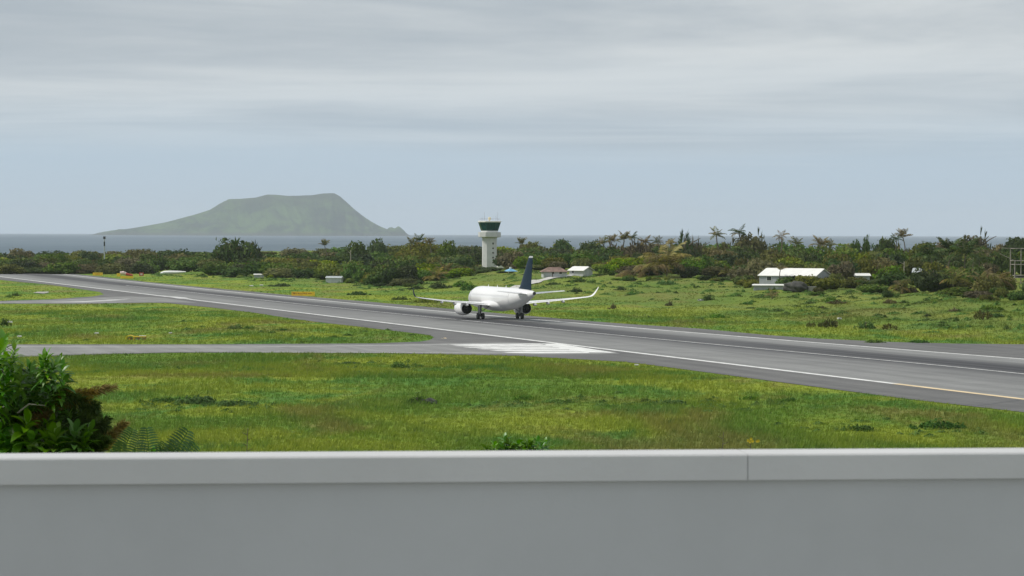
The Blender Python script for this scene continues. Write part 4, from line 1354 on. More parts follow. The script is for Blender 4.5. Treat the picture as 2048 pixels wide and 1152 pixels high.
LM = {'green': M_LEAF, 'dark': M_LEAF_DK, 'olive': M_LEAF_OL, 'brown': M_LEAF_BR, 'bright': M_LEAF_YG}
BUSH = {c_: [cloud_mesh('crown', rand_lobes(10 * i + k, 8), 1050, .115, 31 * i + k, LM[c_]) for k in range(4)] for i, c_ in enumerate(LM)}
CANOPY = [cloud_mesh('crown', [(x, y, z, r_, r_, .20) for x, y, z, r_ in lst], 1200, .10, 77 + k, M_LEAF_DK if k != 1 else M_LEAF, .8, .3)
          for k, lst in enumerate(([(0, 0, .78, .7), (.5, .2, .66, .45), (-.55, -.1, .62, .45), (-.1, .5, .60, .45), (.1, -.5, .58, .45), (.7, -.2, .5, .3), (-.75, .1, .45, .28)],
                                   [(0, 0, .80, .55), (.45, -.2, .70, .5), (-.5, -.2, .72, .42), (-.3, .45, .6, .4), (.75, .1, .5, .3), (-.8, 0, .52, .3), (0, -.6, .5, .4)],
                                   [(.1, 0, .82, .6), (-.4, -.3, .64, .5), (.6, 0, .6, .42), (0, .5, .6, .4), (-.8, -.1, .48, .3), (.3, -.5, .5, .4)]))]
SPIKE = {'dark': [spike_mesh('crown', 200 + k, M_FROND_DK, 80) for k in range(3)], 'brown': [spike_mesh('crown', 220 + k, M_LEAF_BR, 70) for k in range(3)],
         'olive': [spike_mesh('crown', 240 + k, M_LEAF_OL, 75) for k in range(3)]}
SPARSE = [spike_mesh('crown', 260 + k, M_FROND_DK, 22, .30, 10, .5, .22) for k in range(2)]
M_FROND_GD = m_leaf('palm_leaf_golden', (.150, .135, .045), (.320, .280, .100), (.34, .26, .12))
FM = {'gold': M_FROND_GD, 'olive': M_FROND, 'dark': M_FROND_DK, 'dry': M_FROND_BR}
FROND = {c_: [frond_mesh('frond', 80, 62, FM[c_], 1), frond_mesh('frond', 58, 84, FM[c_], 2), frond_mesh('frond', 32, 90, FM[c_], 3), frond_mesh('frond', 5, 75, FM[c_], 4)] for c_ in FM}
TRUNK = [trunk_mesh('trunk', .10, .030, .020, M_BARK, 1), trunk_mesh('trunk', -.14, .028, .018, M_BARK, 2)]
STEM = [trunk_mesh('trunk', .06, .055, .030, M_BARK, 3, 4), trunk_mesh('trunk', -.08, .05, .03, M_BARK, 4, 5)]
R3 = random.Random(11)


def bush(name, label, cat, group, loc, rx, ry, h, crown, stem=True):
    o = empty(name, loc, R3.uniform(0, 6.28), 1.0, label, cat, group)
    link('crown', crown, o, (0, 0, -.17 * h), (0, 0, 0), (rx, ry, h * 1.17))
    if stem:
        link('trunk', R3.choice(STEM), o, (0, 0, -.3), (0, 0, R3.uniform(0, 6)), (h * .8, h * .8, h * .75))
    return o


def palm(name, label, group, loc, h, fl, n, col, lean=0.0, spread=(0, 1, 1, 2, 3), mix_dry=.0, cat='palm'):
    """palm with trunk height h and fronds fl long"""
    o = empty(name, loc, R3.uniform(0, 6.28), 1.0, label, cat, group)
    tm = R3.choice(TRUNK)
    hh = max(h, .4)
    link('trunk', tm, o, (0, 0, -.4), (0, 0, 0), (max(hh, 5) * 1.0, max(hh, 5) * 1.0, hh + .4))
    bx_ = (.10 if tm is TRUNK[0] else -.14) * max(hh, 5)
    for k in range(n):
        c_ = 'dry' if R3.random() < mix_dry else col
        link('frond', FROND[c_][R3.choice(spread)], o, (bx_, 0, hh), (0, R3.uniform(-.12, .12), 2 * math.pi * (k + R3.random() * .6) / n), fl * R3.uniform(.8, 1.12))
    return o


def hgt(px, py, Y, base):
    return at(px, py, Y).z - base.z


# --- individually placed plants (photo pixel of middle and top, distance)
def Yb(px, py):
    return ground(px, py).y


def put_bush(px, top, Y, wpx, crown, name, label, cat='bush', group=None, deep=1.0, sink=0.0, stem=True):
    q = on(px, Y); h = max(hgt(px, top, Y, q), .6); r_ = wpx / 2 / F * Y
    q.z -= sink
    return bush(name, label, cat, group, q, r_, r_ * deep, h + sink, crown, stem)


GS = 'spiky trees on the skyline'
put_bush(474, 474.5, 1080, 112, SPIKE['dark'][0], 'shaggy_tree', 'broad dark shaggy tree on the skyline below the island', 'tree', GS)
put_bush(500, 477, 1085, 60, SPIKE['dark'][1], 'shaggy_tree', 'dark shaggy tree forming the right side of the broad dark clump under the island', 'tree', GS)
put_bush(478, 481, 1082, 104, BUSH['dark'][1], 'dark_tree', 'dark rounded mass filling the broad shaggy clump below the island', 'tree')
put_bush(712, 480, 1100, 60, BUSH['dark'][0], 'dark_tree', 'dark rounded tree on the skyline right of the small upright palm', 'tree')
put_bush(752, 481, 1120, 60, BUSH['dark'][1], 'dark_tree', 'dark low tree on the skyline, right one of the pair under the island', 'tree')
put_bush(892, 484, 1030, 50, BUSH['green'][0], 'bush', 'green flat bush on the skyline between spiky trees and tower')
put_bush(1125, 477.5, 1150, 62, BUSH['dark'][2], 'dark_tree', 'dark rounded tree on the skyline right of the control tower', 'tree')
put_bush(1068, 481, 1150, 60, BUSH['olive'][1], 'bush', 'olive bush on the skyline just right of the tower')
put_bush(1175, 483, 1150, 60, BUSH['dark'][3], 'bush', 'dark bush on the skyline left of the shaggy palm group')
SKYP = ((1205, 486, 1000, 4.4, 'olive', 'leftmost palm of the shaggy group on the skyline right of the tower'), (1222, 481, 1010, 4.6, 'dry', 'second palm of the shaggy group right of the tower'), (1243, 478, 1020, 4.8, 'olive', 'middle palm of the shaggy group right of the tower'),
        (1271, 475, 1030, 4.6, 'dark', 'tallest dark palm of the shaggy group right of the tower'), (1292, 484, 1010, 4.4, 'dry', 'rightmost palm of the shaggy group right of the tower'), (822, 486, 1050, 4.2, 'olive', 'left palm of the group on the skyline left of the tower'),
        (845, 481, 1060, 4.6, 'dark', 'tall middle palm of the group left of the tower'), (864, 485, 1040, 4.0, 'dry', 'right brownish palm of the group left of the tower'))
for px, tp, wp, k, lb in ((1225, 478, 70, 2, 'brown shaggy undergrowth below the left palms right of the tower'), (1275, 476, 64, 0, 'brown shaggy undergrowth below the right palms of that group')):
    put_bush(px, tp, 1015, wp, SPIKE['brown'][k], 'shaggy_tree', lb, 'tree', GS)
put_bush(1368, 454.5, 1000, 38, SPIKE['dark'][2], 'narrow_tree', 'narrow tall dark tree standing above the sea horizon', 'tree', GS)
put_bush(1391, 466, 1005, 34, SPIKE['brown'][1], 'shaggy_tree', 'brown spiky tree just right of the narrow dark tree', 'tree', GS)
put_bush(1460, 474, 1010, 70, SPIKE['brown'][2], 'shaggy_tree', 'broad brown shaggy clump under the tall palms on the skyline', 'tree', GS)
put_bush(1514, 452, 1000, 44, SPARSE[0], 'sparse_tree', 'sparse tree with spread bare looking sprays above the horizon', 'tree', GS)
put_bush(1500, 473, 990, 80, BUSH['brown'][0], 'bush', 'brownish bush under the sparse skyline tree')
put_bush(1712, 477, 1010, 28, BUSH['dark'][0], 'dark_tree', 'small dark round tree on the sea line, left one of two', 'tree')
put_bush(1731, 474, 1015, 20, BUSH['dark'][1], 'dark_tree', 'small dark round tree on the sea line, right one of two', 'tree')
put_bush(1772, 474, 980, 64, BUSH['dark'][2], 'dark_tree', 'dark domed tree on the skyline left of the leaning palm', 'tree')
put_bush(1934, 464, 960, 62, SPARSE[1], 'sparse_tree', 'grey sparse clump above the horizon behind the dark palms', 'tree', GS)
put_bush(1964, 451.5, 965, 48, SPARSE[0], 'sparse_tree', 'tallest sparse feathery tree at the right of the skyline', 'tree', GS)
put_bush(1946, 474, 970, 90, BUSH['brown'][1], 'bush', 'brownish bush under the feathery trees at the right')
put_bush(2032, 477, 930, 70, CANOPY[2], 'flat_tree', 'dark flat topped tree at the right edge of the skyline', 'tree')
GP = 'palms in the scrub'
for px, ct, Y, fl, n, c_, sp, lb in ((655, 492, 1080, 3.4, 11, 'olive', (0, 0, 1), 'small upright palm on the skyline below the island'),
                                 (1040, 489, 1120, 3.6, 12, 'olive', (0, 0, 1), 'small upright palm just right of the control tower'),
                                 (1320, 486, 1010, 3.2, 11, 'olive', (0, 1, 2), 'small palm right of the shaggy skyline group'),
                                 (1337, 489, 1015, 3.0, 11, 'dry', (0, 1, 2), 'little brown palm right of the shaggy skyline group'),
                                 (1440, 473, 985, 4.2, 13, 'olive', (0, 1, 1, 2), 'dusky palm on the skyline, left of the tall pair'),
                                 (1487, 468, 990, 4.4, 13, 'dark', (0, 1, 1, 2), 'tall dark palm on the skyline left of the sparse tree'),
                                 (1563, 474, 990, 3.4, 12, 'dry', (0, 1, 2, 3), 'single brown palm above the sea line left of the long shed'),
                                 (1590, 490, 950, 3.8, 12, 'olive', (0, 1, 2), 'green palm behind the roof of the long shed'),
                                 (1637, 491, 930, 4.2, 13, 'dry', (0, 1, 2), 'brown palm behind the right end of the long shed'),
                                 (1663, 494, 935, 3.8, 13, 'olive', (0, 1, 2, 3), 'green and brown palm right of the long shed, farther back'),
                                 (1812, 476, 960, 4.0, 12, 'dry', (0, 0, 1), 'leaning brownish palm on the skyline left of the dark palm clump'),
                                 (1790, 480, 965, 3.6, 11, 'dark', (0, 1, 2), 'dusky palm just left of the leaning palm'),
                                 (1866, 512, 680, 5.4, 15, 'dark', (0, 0, 1, 2), 'dark palm, left one of the big clump at the right'),
                                 (1895, 508, 685, 5.6, 16, 'dark', (0, 0, 1, 2), 'dark palm, middle one of the big clump at the right'),
                                 (1930, 512, 675, 5.8, 16, 'dark', (0, 1, 1, 2), 'dark palm, right one of the big clump at the right'),
                                 (1955, 518, 680, 5.0, 14, 'dark', (1, 2, 2, 3), 'dark spreading palm at the right end of the big clump'),
                                 (1298, 536, Yb(1298, 552), 7.0, 20, 'dry', (1, 2, 2, 3), 'low sprawling brown palm on the hillside right of the huts'),
                                 (1335, 532, Yb(1335, 555), 8.6, 20, 'gold', (0, 1, 1, 2), 'big spreading palm on the hillside with long yellowish fronds'),
                                 (1262, 544, Yb(1262, 551), 5.6, 14, 'dry', (2, 3, 3), 'drooping dead brown palm left of the big spreading palm'),
                                 (868, 556, Yb(868, 561), 4.6, 18, 'gold', (0, 1, 2, 2), 'yellowish stemless palm at the foot of the tower scrub'),
                                 (893, 545, Yb(893, 556), 3.8, 13, 'dry', (0, 1, 2), 'brown palm left of the tower in the scrub'),
                                 (1668, 555, Yb(1668, 569), 3.8, 16, 'olive', (0, 1, 1, 2), 'palm right of the long shed gable with upright fronds'),
                                 (1800, 574, Yb(1800, 588), 4.2, 16, 'olive', (1, 2, 2, 3), 'low spreading palm at the front of the right hand scrub'),
                                 (1740, 572, Yb(1740, 583), 4.2, 15, 'dark', (1, 2, 3), 'dark low palm left of the spreading front palm'),
                                 (1905, 562, Yb(1905, 582), 4.4, 14, 'olive', (0, 1, 2), 'palm with upright fronds below the dark clump'),
                                 (1975, 566, Yb(1975, 584), 4.2, 15, 'dry', (0, 1, 2, 3), 'orange brown withered palm at the right'),
                                 (2006, 560, Yb(2006, 584), 4.0, 13, 'dry', (1, 2, 3), 'withered palm left of the steel frame'),
                                 (1545, 592, Yb(1545, 598), 2.1, 9, 'dry', (0, 1, 2), 'small dried palm sapling on the slope before the low shed'),
                                 (1560, 541, Yb(1560, 576), 2.4, 7, 'dry', (0, 0, 1), 'thin dead palm stump before the long shed roof'),
                                 (1458, 547, Yb(1458, 556), 3.0, 11, 'olive', (0, 1, 2), 'small palm right of the round green tree')):
    q = on(px, Y); h = max(hgt(px, ct, Y, q), .35)
    palm('palm', lb, GP, q, h, fl * (1.02 if Y > 900 else 1.0), n, c_, 0, sp, .18 if c_ != 'dark' else .05)
for px, ct, Y, fl, c_, lb in SKYP:
    q = on(px, Y)
    palm('palm', lb, GP, q, max(hgt(px, ct + 2, Y, q), .4), fl * .82, 15, c_, 0, (0, 0, 1, 1, 2), .2)
put_bush(845, 482, 1055, 80, BUSH['olive'][2], 'bush', 'olive bush under the palm group left of the tower')
put_bush(1900, 512, 700, 120, BUSH['dark'][0], 'bush', 'black green thicket under the big dark palms')
put_bush(1950, 520, 698, 70, BUSH['dark'][3], 'bush', 'dark thicket right under the big palm clump')
put_bush(1417, 510.5, Yb(1417, 549), 34, BUSH['green'][2], 'round_tree', 'bright green ball shaped tree right of the big hillside palm', 'tree')
put_bush(1240, 516, Yb(1240, 546) + 8, 70, BUSH['bright'][0], 'bush', 'yellow green leafy bush behind the fallen palms')
put_bush(1200, 527, Yb(1200, 545) + 6, 50, BUSH['bright'][1], 'bush', 'yellow green bush right of the cream roofed hut')
put_bush(1285, 513, Yb(1285, 547) + 14, 60, BUSH['bright'][2], 'bush', 'yellow green bush at the left of the big spreading palm')
GC = 'flat topped dark trees behind the houses'
for px, tp, Y, wp, k, lb in ((1020, 505, 960, 70, 0, 'dark flat topped tree just right of the tower shaft'), (1062, 500, 985, 90, 1, 'flat green canopy tree behind the blue shelter'), (1110, 498, 1000, 100, 0, 'wide flat dark tree behind the brown roofed house'),
                             (1150, 506, 950, 90, 2, 'flat dark tree behind the cream roofed hut'), (1088, 512, 925, 100, 2, 'low flat tree right behind the brown roof'), (1180, 515, 920, 70, 0, 'dark flat tree at the right end of the canopy row')):
    put_bush(px, tp, Y, wp, CANOPY[k], 'flat_tree', lb, 'tree', GC)
for px, tp, Y, wp, c_, k, lb in ((757, 541, Yb(757, 570), 62, 'dark', 0, 'dark hedge bush, left end of the row in front of the scrub'), (785, 534, Yb(785, 569), 66, 'dark', 1, 'dark hedge bush, middle of the row before the scrub'), (815, 529, Yb(815, 567), 62, 'dark', 2, 'dark hedge bush, right end of the row before the scrub'),
                             (845, 538, Yb(845, 562), 50, 'green', 3, 'green bush left of the yellowish stemless palm'), (922, 532, Yb(922, 552), 60, 'olive', 2, 'olive bush left of the tower foot'), (962, 538, Yb(962, 546), 46, 'dark', 3, 'dark bush hiding the tower foot'),
                             (685, 548, Yb(685, 564), 26, 'green', 1, 'green bush beside the grey hut'), (1608, 549, Yb(1608, 577), 66, 'olive', 0, 'olive bush in front of the long shed wall'), (1570, 553, Yb(1570, 576), 50, 'green', 2, 'green bush between low shed and long shed'),
                             (2004, 575, Yb(2004, 596), 34, 'olive', 1, 'olive shrub at the foot of the steel frame'), (2036, 580, Yb(2036, 600), 50, 'green', 3, 'deep green shrub at the right edge'), (1500, 558, Yb(1500, 572), 60, 'olive', 3, 'olive bush left of the low shed'),
                             (1005, 541, Yb(1005, 547), 24, 'dark', 0, 'small dark bush left of the blue shelter'), (1625, 553, Yb(1625, 577), 50, 'green', 3, 'green bush before the shed gable corner'), (1535, 553, Yb(1535, 573) + 5, 40, 'olive', 2, 'olive bush before the left end of the long shed'), (1590, 551, Yb(1590, 575), 50, 'dark', 1, 'dark bush rising behind the boulder'), (1545, 560, Yb(1545, 574) + 4, 30, 'green', 0, 'green bush between the two white roofs'), (1716, 553, Yb(1716, 577), 74, 'olive', 1, 'olive bush in front of the half hidden white roof'), (1842, 549, Yb(1842, 574), 60, 'green', 0, 'green bush in front of the small grey roofed shed'), (1648, 562, Yb(1648, 578), 30, 'bright', 3, 'yellow green bush at the gable end of the long shed'), (1470, 551, Yb(1470, 562), 60, 'green', 1, 'green bush left of the olive bush by the low shed')):
    put_bush(px, tp, Y, wp, BUSH[c_][k], 'bush', lb)

# --- scrub belt: row after row of bushes, each one its own plant
FRX = [-120, 0, 300, 420, 520, 640, 700, 735, 830, 870, 960, 1000, 1190, 1300, 1450, 1500, 1560, 1640, 1750, 1850, 1950, 2048, 2170]
FRY = [548, 548, 547.5, 551.5, 556, 557, 565, 571, 571, 561, 549, 540, 543, 551, 557, 573, 577, 578, 585, 590, 592, 598, 600]
SKX = [-120, 0, 150, 260, 400, 540, 640, 700, 800, 900, 1000, 1100, 1200, 1400, 1600, 1750, 1900, 2048, 2170]
SKY = [500, 499, 500, 497, 501, 501, 497, 495, 492, 489, 489, 488, 490, 484, 486, 486, 484, 487, 487]
front_cache = {}


def front_Y(px):
    k = round(px / 20) * 20
    if k not in front_cache:
        front_cache[k] = ground(k, float(np.interp(k, FRX, FRY))).y
    return front_cache[k]


clear_spots = [(1590, 34, 700), (669, 20, 880), (518, 16, 970), (1108, 34, 825), (1157, 28, 825), (1021, 18, 900), (1718, 20, 690), (1541, 36, 690), (346, 32, 1055), (2036, 20, 670), (1841, 12, 700)]
rows = [0, 18, 45, 85, 140, 230, 380]
belt = []
for ri, dy_ in enumerate(rows):
    step = 50 if ri < 3 else 54
    px = -90 + R3.uniform(0, 30)
    while px < 2140:
        Yf = front_Y(px)
        Y = Yf + dy_ + R3.uniform(-6, 10) * (1 + ri * .5)
        skip = any(abs(px - c_) < w_ + (8 if ri else 12) and Y < yb + 6 for c_, w_, yb in clear_spots)
        q = on(px, Y)
        fr_ = (ri / (len(rows) - 1)) ** .75
        tp = (np.interp(px, FRX, FRY) - 16) * (1 - fr_) + (np.interp(px, SKX, SKY) + 1) * fr_ + R3.uniform(-8, 6) * (1 - .4 * fr_)
        if 925 < px < 1012 and Y < 1020:
            tp = max(tp, 534 + R3.uniform(0, 4))
        h = min(max(hgt(px, tp, Y, q), 1.2), 9.0)
        rr_ = step / F * Y * R3.uniform(.6, .92)
        rnd = R3.random()
        brownish = .10 + .07 * (px > 1200) + .12 * (200 < px < 420)
        c_ = 'brown' if rnd < brownish else ('olive' if rnd < brownish + .24 else ('dark' if rnd < brownish + .46 else ('bright' if rnd > .95 else 'green')))
        if not skip:
            spk = R3.random() < .13 and ri > 2
            nm = ('spiky ' if spk else '') + {'brown': 'brownish', 'olive': 'olive', 'dark': 'dark green', 'bright': 'yellow green', 'green': 'mid green'}[c_]
            sec = next(t_ for x_, t_ in ((515, 'left of the low grey shelter'), (669, 'between low shelter and grey hut'), (979, 'between grey hut and tower'), (1330, 'between tower and spreading palm'), (1590, 'between spreading palm and long shed'), (9999, 'right of the long shed')) if px < x_)
            belt.append((nm, 'front' if ri < 2 else ('middle' if ri < 5 else 'back'), sec, px, q, rr_, rr_ * R3.uniform(.7, 1.0), h,
                         R3.choice(SPIKE['brown' if c_ == 'brown' else ('dark' if c_ == 'dark' else 'olive')]) if spk else R3.choice(BUSH[c_])))
        px += step * R3.uniform(.75, 1.25)
# low bushes straggling out of the belt on to the grass
low = []
for k in range(64):
    px = R3.choice((R3.uniform(1190, 2080), R3.uniform(1190, 2080), R3.uniform(380, 960)))
    if any(abs(px - c_) < w_ + 6 for c_, w_, yb in clear_spots):
        continue
    Y = front_Y(px) - R3.uniform(4, 34) * (1 if px > 1190 else .4)
    q = on(px, Y); h = R3.uniform(.5, 1.7); rr_ = R3.uniform(1.0, 2.6)
    c_ = R3.choice(('green', 'green', 'olive', 'dark', 'bright', 'brown'))
    low.append(({'brown': 'brownish low', 'olive': 'olive low', 'dark': 'dark low', 'bright': 'yellow green low', 'green': 'mid green low'}[c_], 'outer', 'left of the tower' if px < 979 else ('between tower and long shed' if px < 1590 else 'right of the long shed'), px, q, rr_, rr_ * .8, h, R3.choice(BUSH[c_])))
belt += low
ORD = ['leftmost', 'second', 'third', 'fourth', 'fifth', 'sixth', 'seventh', 'eighth', 'ninth', 'tenth', 'eleventh', 'twelfth', 'thirteenth', 'fourteenth', 'fifteenth']
seen = {}
for nm, rw_, sec, px, q, rx_, ry_, h, cr in sorted(belt, key=lambda b_: b_[3]):
    k = seen.get((nm, rw_, sec), 0); seen[(nm, rw_, sec)] = k + 1
    lab = f'{ORD[k]} {nm} bush' + ('' if k == 0 else ' from left') + f' in {rw_} scrub {sec}'
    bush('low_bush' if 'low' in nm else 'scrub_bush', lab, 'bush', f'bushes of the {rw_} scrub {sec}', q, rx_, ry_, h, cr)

# --- loose shrubs and weeds on the grass
def weed_mesh(seed, m, asp, n=900, size=.085):
    """a loose patch of leafy clumps, thinning out at its rim"""
    rg = np.random.default_rng(seed); nc = 34
    ctr = np.clip(rg.normal(size=(nc, 2)) * .42, -1, 1); hh = (.30 + .70 * rg.random(nc)) * np.exp(-.9 * (ctr ** 2).sum(1))
    w_ = rg.integers(0, nc, n); d = rg.normal(size=(n, 3)); d[:, 2] = np.abs(d[:, 2]); d /= np.linalg.norm(d, axis=1, keepdims=True)
    rad = (.10 + .14 * hh)[w_] * (.5 + .6 * rg.random(n))
    P = np.stack([ctr[w_, 0] + d[:, 0] * rad, ctr[w_, 1] + d[:, 1] * rad, hh[w_] * (.25 + .85 * d[:, 2] * rg.random(n) ** .5)], 1)
    P[:, 2] *= asp
    nr = d * .6 + rg.normal(size=(n, 3)) * .5 + np.array([0, -.1, .5]); nr /= np.linalg.norm(nr, axis=1, keepdims=True)
    v = leaf_quads(P, nr, size, rg, 1.8).reshape(-1, 3)
    me = np_mesh('leaves', v, np.arange(n * 4).reshape(n, 4), m)
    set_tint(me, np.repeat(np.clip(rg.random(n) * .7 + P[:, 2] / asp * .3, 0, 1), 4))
    return me


WM = {'green': m_leaf('weed_green', (.060, .125, .030), (.150, .260, .070)), 'dark': m_leaf('weed_dark', (.036, .078, .022), (.095, .160, .045)), 'bright': M_LEAF_YG, 'brown': M_LEAF_BR}
WEED = {c_: [[weed_mesh(500 + 7 * i + k, WM[c_], a_) for a_ in (.32, .6, 1.0)] for k in range(2)] for i, c_ in enumerate(('green', 'dark', 'bright', 'brown'))}
UPR = [spike_mesh('leaves', 300 + k, M_LEAF if k else M_LEAF_OL, 26, .55, 8, 1.0, .4) for k in range(2)]


def weed(px, py, wpx, hpx, me, label, name='shrub', group=None, cat='shrub', deep=.9):
    q = ground(px, py); kk = q.y / F
    o = empty(name, q, R3.uniform(0, 6.28) if deep > .8 else 0, 1.0, label, cat, group)
    if isinstance(me, list):
        hpx *= 1.25
        asp = hpx / (wpx / 2); k_ = min(range(3), key=lambda i_: abs((.32, .6, 1.0)[i_] - asp))
        s_ = wpx / 2 * kk
        link('leaves', me[k_], o, (0, 0, -.03), (0, 0, 0), (s_, s_ * max(deep, .7), s_ * asp / (.32, .6, 1.0)[k_]))
    else:
        link('leaves', me, o, (0, 0, -.05), (0, 0, 0), (wpx / 2 * kk, wpx / 2 * kk * deep, hpx * kk))
    link('stem', STEM[0], o, (0, 0, -.1), (0, 0, 0), (hpx * kk * .6,) * 3)


weed(470, 658, 40, 10, WEED['green'][0], 'low spreading green shrub in the wedge of grass between the taxiways')
weed(498, 658, 34, 7, WEED['green'][1], 'right hand tail of the low green shrub between the taxiways')
weed(835, 808, 62, 20, WEED['dark'][0], 'dark green clump beside the black rock in the near grass')
weed(798, 736, 50, 14, WEED['green'][1], 'dark green shrub on the near grass just below the taxiway')
weed(838, 734, 22, 7, WEED['green'][0], 'small shrub right of the shrub below the taxiway')
weed(835, 579, 40, 9, WEED['dark'][1], 'low dark shrub row on the slope left of the jet')
for px, py, wp, hp, c_, k, lb in ((880, 577, 60, 14, 'dark', 0, 'long dark shrub on the slope behind the jet nose'), (925, 574, 60, 12, 'green', 1, 'green shrub on the slope above the jet cabin'), (940, 580, 50, 9, 'dark', 1, 'low dark shrub just above the jet roof'),
                              (1415, 602, 34, 15, 'dark', 0, 'dark green shrub on the slope beside the pale sheet'), (1332, 569, 42, 11, 'green', 0, 'shrub on the slope below the big spreading palm'), (1240, 581, 24, 10, 'dark', 1, 'dark shrub on the slope above the right wing tip'),
                              (1265, 590, 30, 8, 'green', 1, 'low green shrub right of the right wing tip'), (1152, 584, 34, 9, 'dark', 0, 'dark shrub on the slope behind the right tailplane'), (1226, 618, 22, 12, 'brown', 0, 'dark brown shrub below the right wing tip'),
                              (1160, 564, 40, 10, 'dark', 1, 'dark bramble right of the hillside track'), (1108, 570, 34, 8, 'green', 0, 'green bramble below the hillside track'), (1185, 566, 26, 9, 'green', 1, 'bramble below the cream roofed hut'),
                              (1660, 604, 34, 15, 'green', 0, 'leafy shrub on the slope below the boulder'), (1672, 607, 50, 6, 'brown', 1, 'brown scrap of scrub on the slope below the boulder'), (1778, 606, 40, 7, 'brown', 0, 'brown heap on the right hand slope, left one of the pair'),
                              (1809, 606, 20, 7, 'dark', 1, 'dark heap on the right hand slope, right one of the pair'), (1855, 633, 20, 6, 'dark', 0, 'small dark tuft on the right hand grass'), (1910, 623, 30, 7, 'brown', 1, 'brown tuft on the right hand grass'),
                              (1645, 617, 18, 5, 'brown', 0, 'small brown mound on the right hand grass'), (1495, 609, 26, 7, 'green', 0, 'green tuft on the slope left of the boulder'), (1555, 623, 40, 8, 'green', 1, 'low green patch on the slope above the runway'),
                              (1400, 640, 26, 9, 'green', 0, 'green tuft near the runway on the far side'), (1435, 636, 50, 8, 'green', 1, 'low leafy patch near the far side of the runway'), (1298, 636, 10, 5, 'dark', 0, 'dark tuft at the far verge of the runway'),
                              (1340, 612, 18, 12, 'brown', 1, 'brown bush alone on the far slope'), (1524, 621, 30, 8, 'green', 0, 'leafy tuft on the slope right of the brown bush'), (30, 592, 26, 7, 'dark', 0, 'dark shrub in the far left grass wedge'), (18, 595, 22, 6, 'green', 1, 'green shrub beside the dark one at the far left'),
                              (8, 652, 26, 18, 'dark', 1, 'dark shrub at the left edge beside a white plate'), (357, 739, 18, 7, 'dark', 0, 'small dark tuft on the near grass below the taxiway'), (252, 711, 9, 5, 'dark', 1, 'tiny dark tuft at the lower edge of the taxiway'),
                              (520, 711, 30, 7, 'green', 0, 'low tuft at the lower edge of the taxiway'), (545, 741, 24, 5, 'green', 1, 'low green tuft on the near grass'), (668, 675, 20, 7, 'green', 0, 'pale green tuft near the tip of the grass wedge'),
                              (1990, 634, 44, 10, 'green', 0, 'leafy shrub at the right edge of the far grass'), (1748, 686, 50, 7, 'green', 1, 'flat green tuft by the far runway shoulder'), (1838, 686, 44, 9, 'green', 0, 'bluish green tuft by the apron edge'),
                              (560, 573, 60, 6, 'dark', 0, 'low dark strip of scrub on the far verge'), (720, 590, 44, 8, 'dark', 1, 'dark scrub right of the amber sign'), (800, 600, 40, 9, 'bright', 0, 'pale yellow green weeds near the left wing tip'), (850, 605, 60, 10, 'bright', 1, 'yellow green weeds behind the left wing'), (565, 661, 30, 6, 'green', 0, 'tuft in the grass wedge right of the low shrub')):
    weed(px, py, wp, hp, WEED[c_][k], lb)
for px, py, wp, hp, k, lb in ((1622, 655, 18, 16, 0, 'spiky olive shrub, left one by the far runway verge'), (1658, 656, 40, 24, 0, 'tall spiky shrub by the far runway verge'), (1648, 654, 30, 16, 1, 'green spiky shrub left of the tall one by the verge'),
                              (1780, 660, 30, 18, 0, 'brown spiky shrub, right one by the far verge'), (1966, 640, 34, 26, 0, 'olive spiky shrub on the right hand slope'), (1985, 622, 40, 16, 1, 'spiky shrub higher on the right hand slope')):
    weed(px, py, wp, hp, UPR[k], lb)
weed(1732, 658, 50, 22, WEED['green'][0], 'dense dark green bush by the far verge, between spiky shrubs')
GW = 'leafy weed patches in the near grass'
for px, py, wp, hp, c_, k, lb in ((330, 805, 90, 12, 'green', 0, 'leafy green patch near the tree, left end of the weed bank'), (400, 808, 110, 16, 'green', 1, 'leafy green patch in the middle of the weed bank at the left'), (470, 812, 110, 14, 'green', 0, 'leafy green patch at the right end of the weed bank'),
                              (1050, 800, 60, 10, 'green', 1, 'leafy patch in the middle of the near grass'), (1110, 806, 70, 9, 'green', 0, 'low leafy patch right of the middle of the near grass'), (1290, 805, 30, 9, 'dark', 0, 'dark clump in the near grass right of the middle'),
                              (1345, 809, 90, 10, 'green', 1, 'leafy patch right of the dark clump'), (1500, 800, 40, 12, 'green', 0, 'leafy tuft in the near right grass'), (1580, 803, 40, 9, 'green', 1, 'leafy tuft right of the near right tuft'), (1880, 858, 110, 22, 'green', 0, 'leafy green patch at the lower right near the coping'),
                              (1720, 862, 90, 12, 'green', 1, 'low leafy patch left of the lower right patch'), (940, 740, 30, 6, 'green', 0, 'small tuft below the taxiway markings'), (640, 724, 20, 5, 'dark', 1, 'dark tuft at the taxiway edge in the near grass'), (700, 728, 44, 6, 'green', 0, 'flat green tuft left of the shrub below the taxiway')):
    weed(px, py, wp, hp, WEED[c_][k], lb, 'weed_patch', GW, 'weeds', .5)
# --- rough low growth over the far bank and in streaks on the near grass (uncountable)
RC = np.random.default_rng(314)


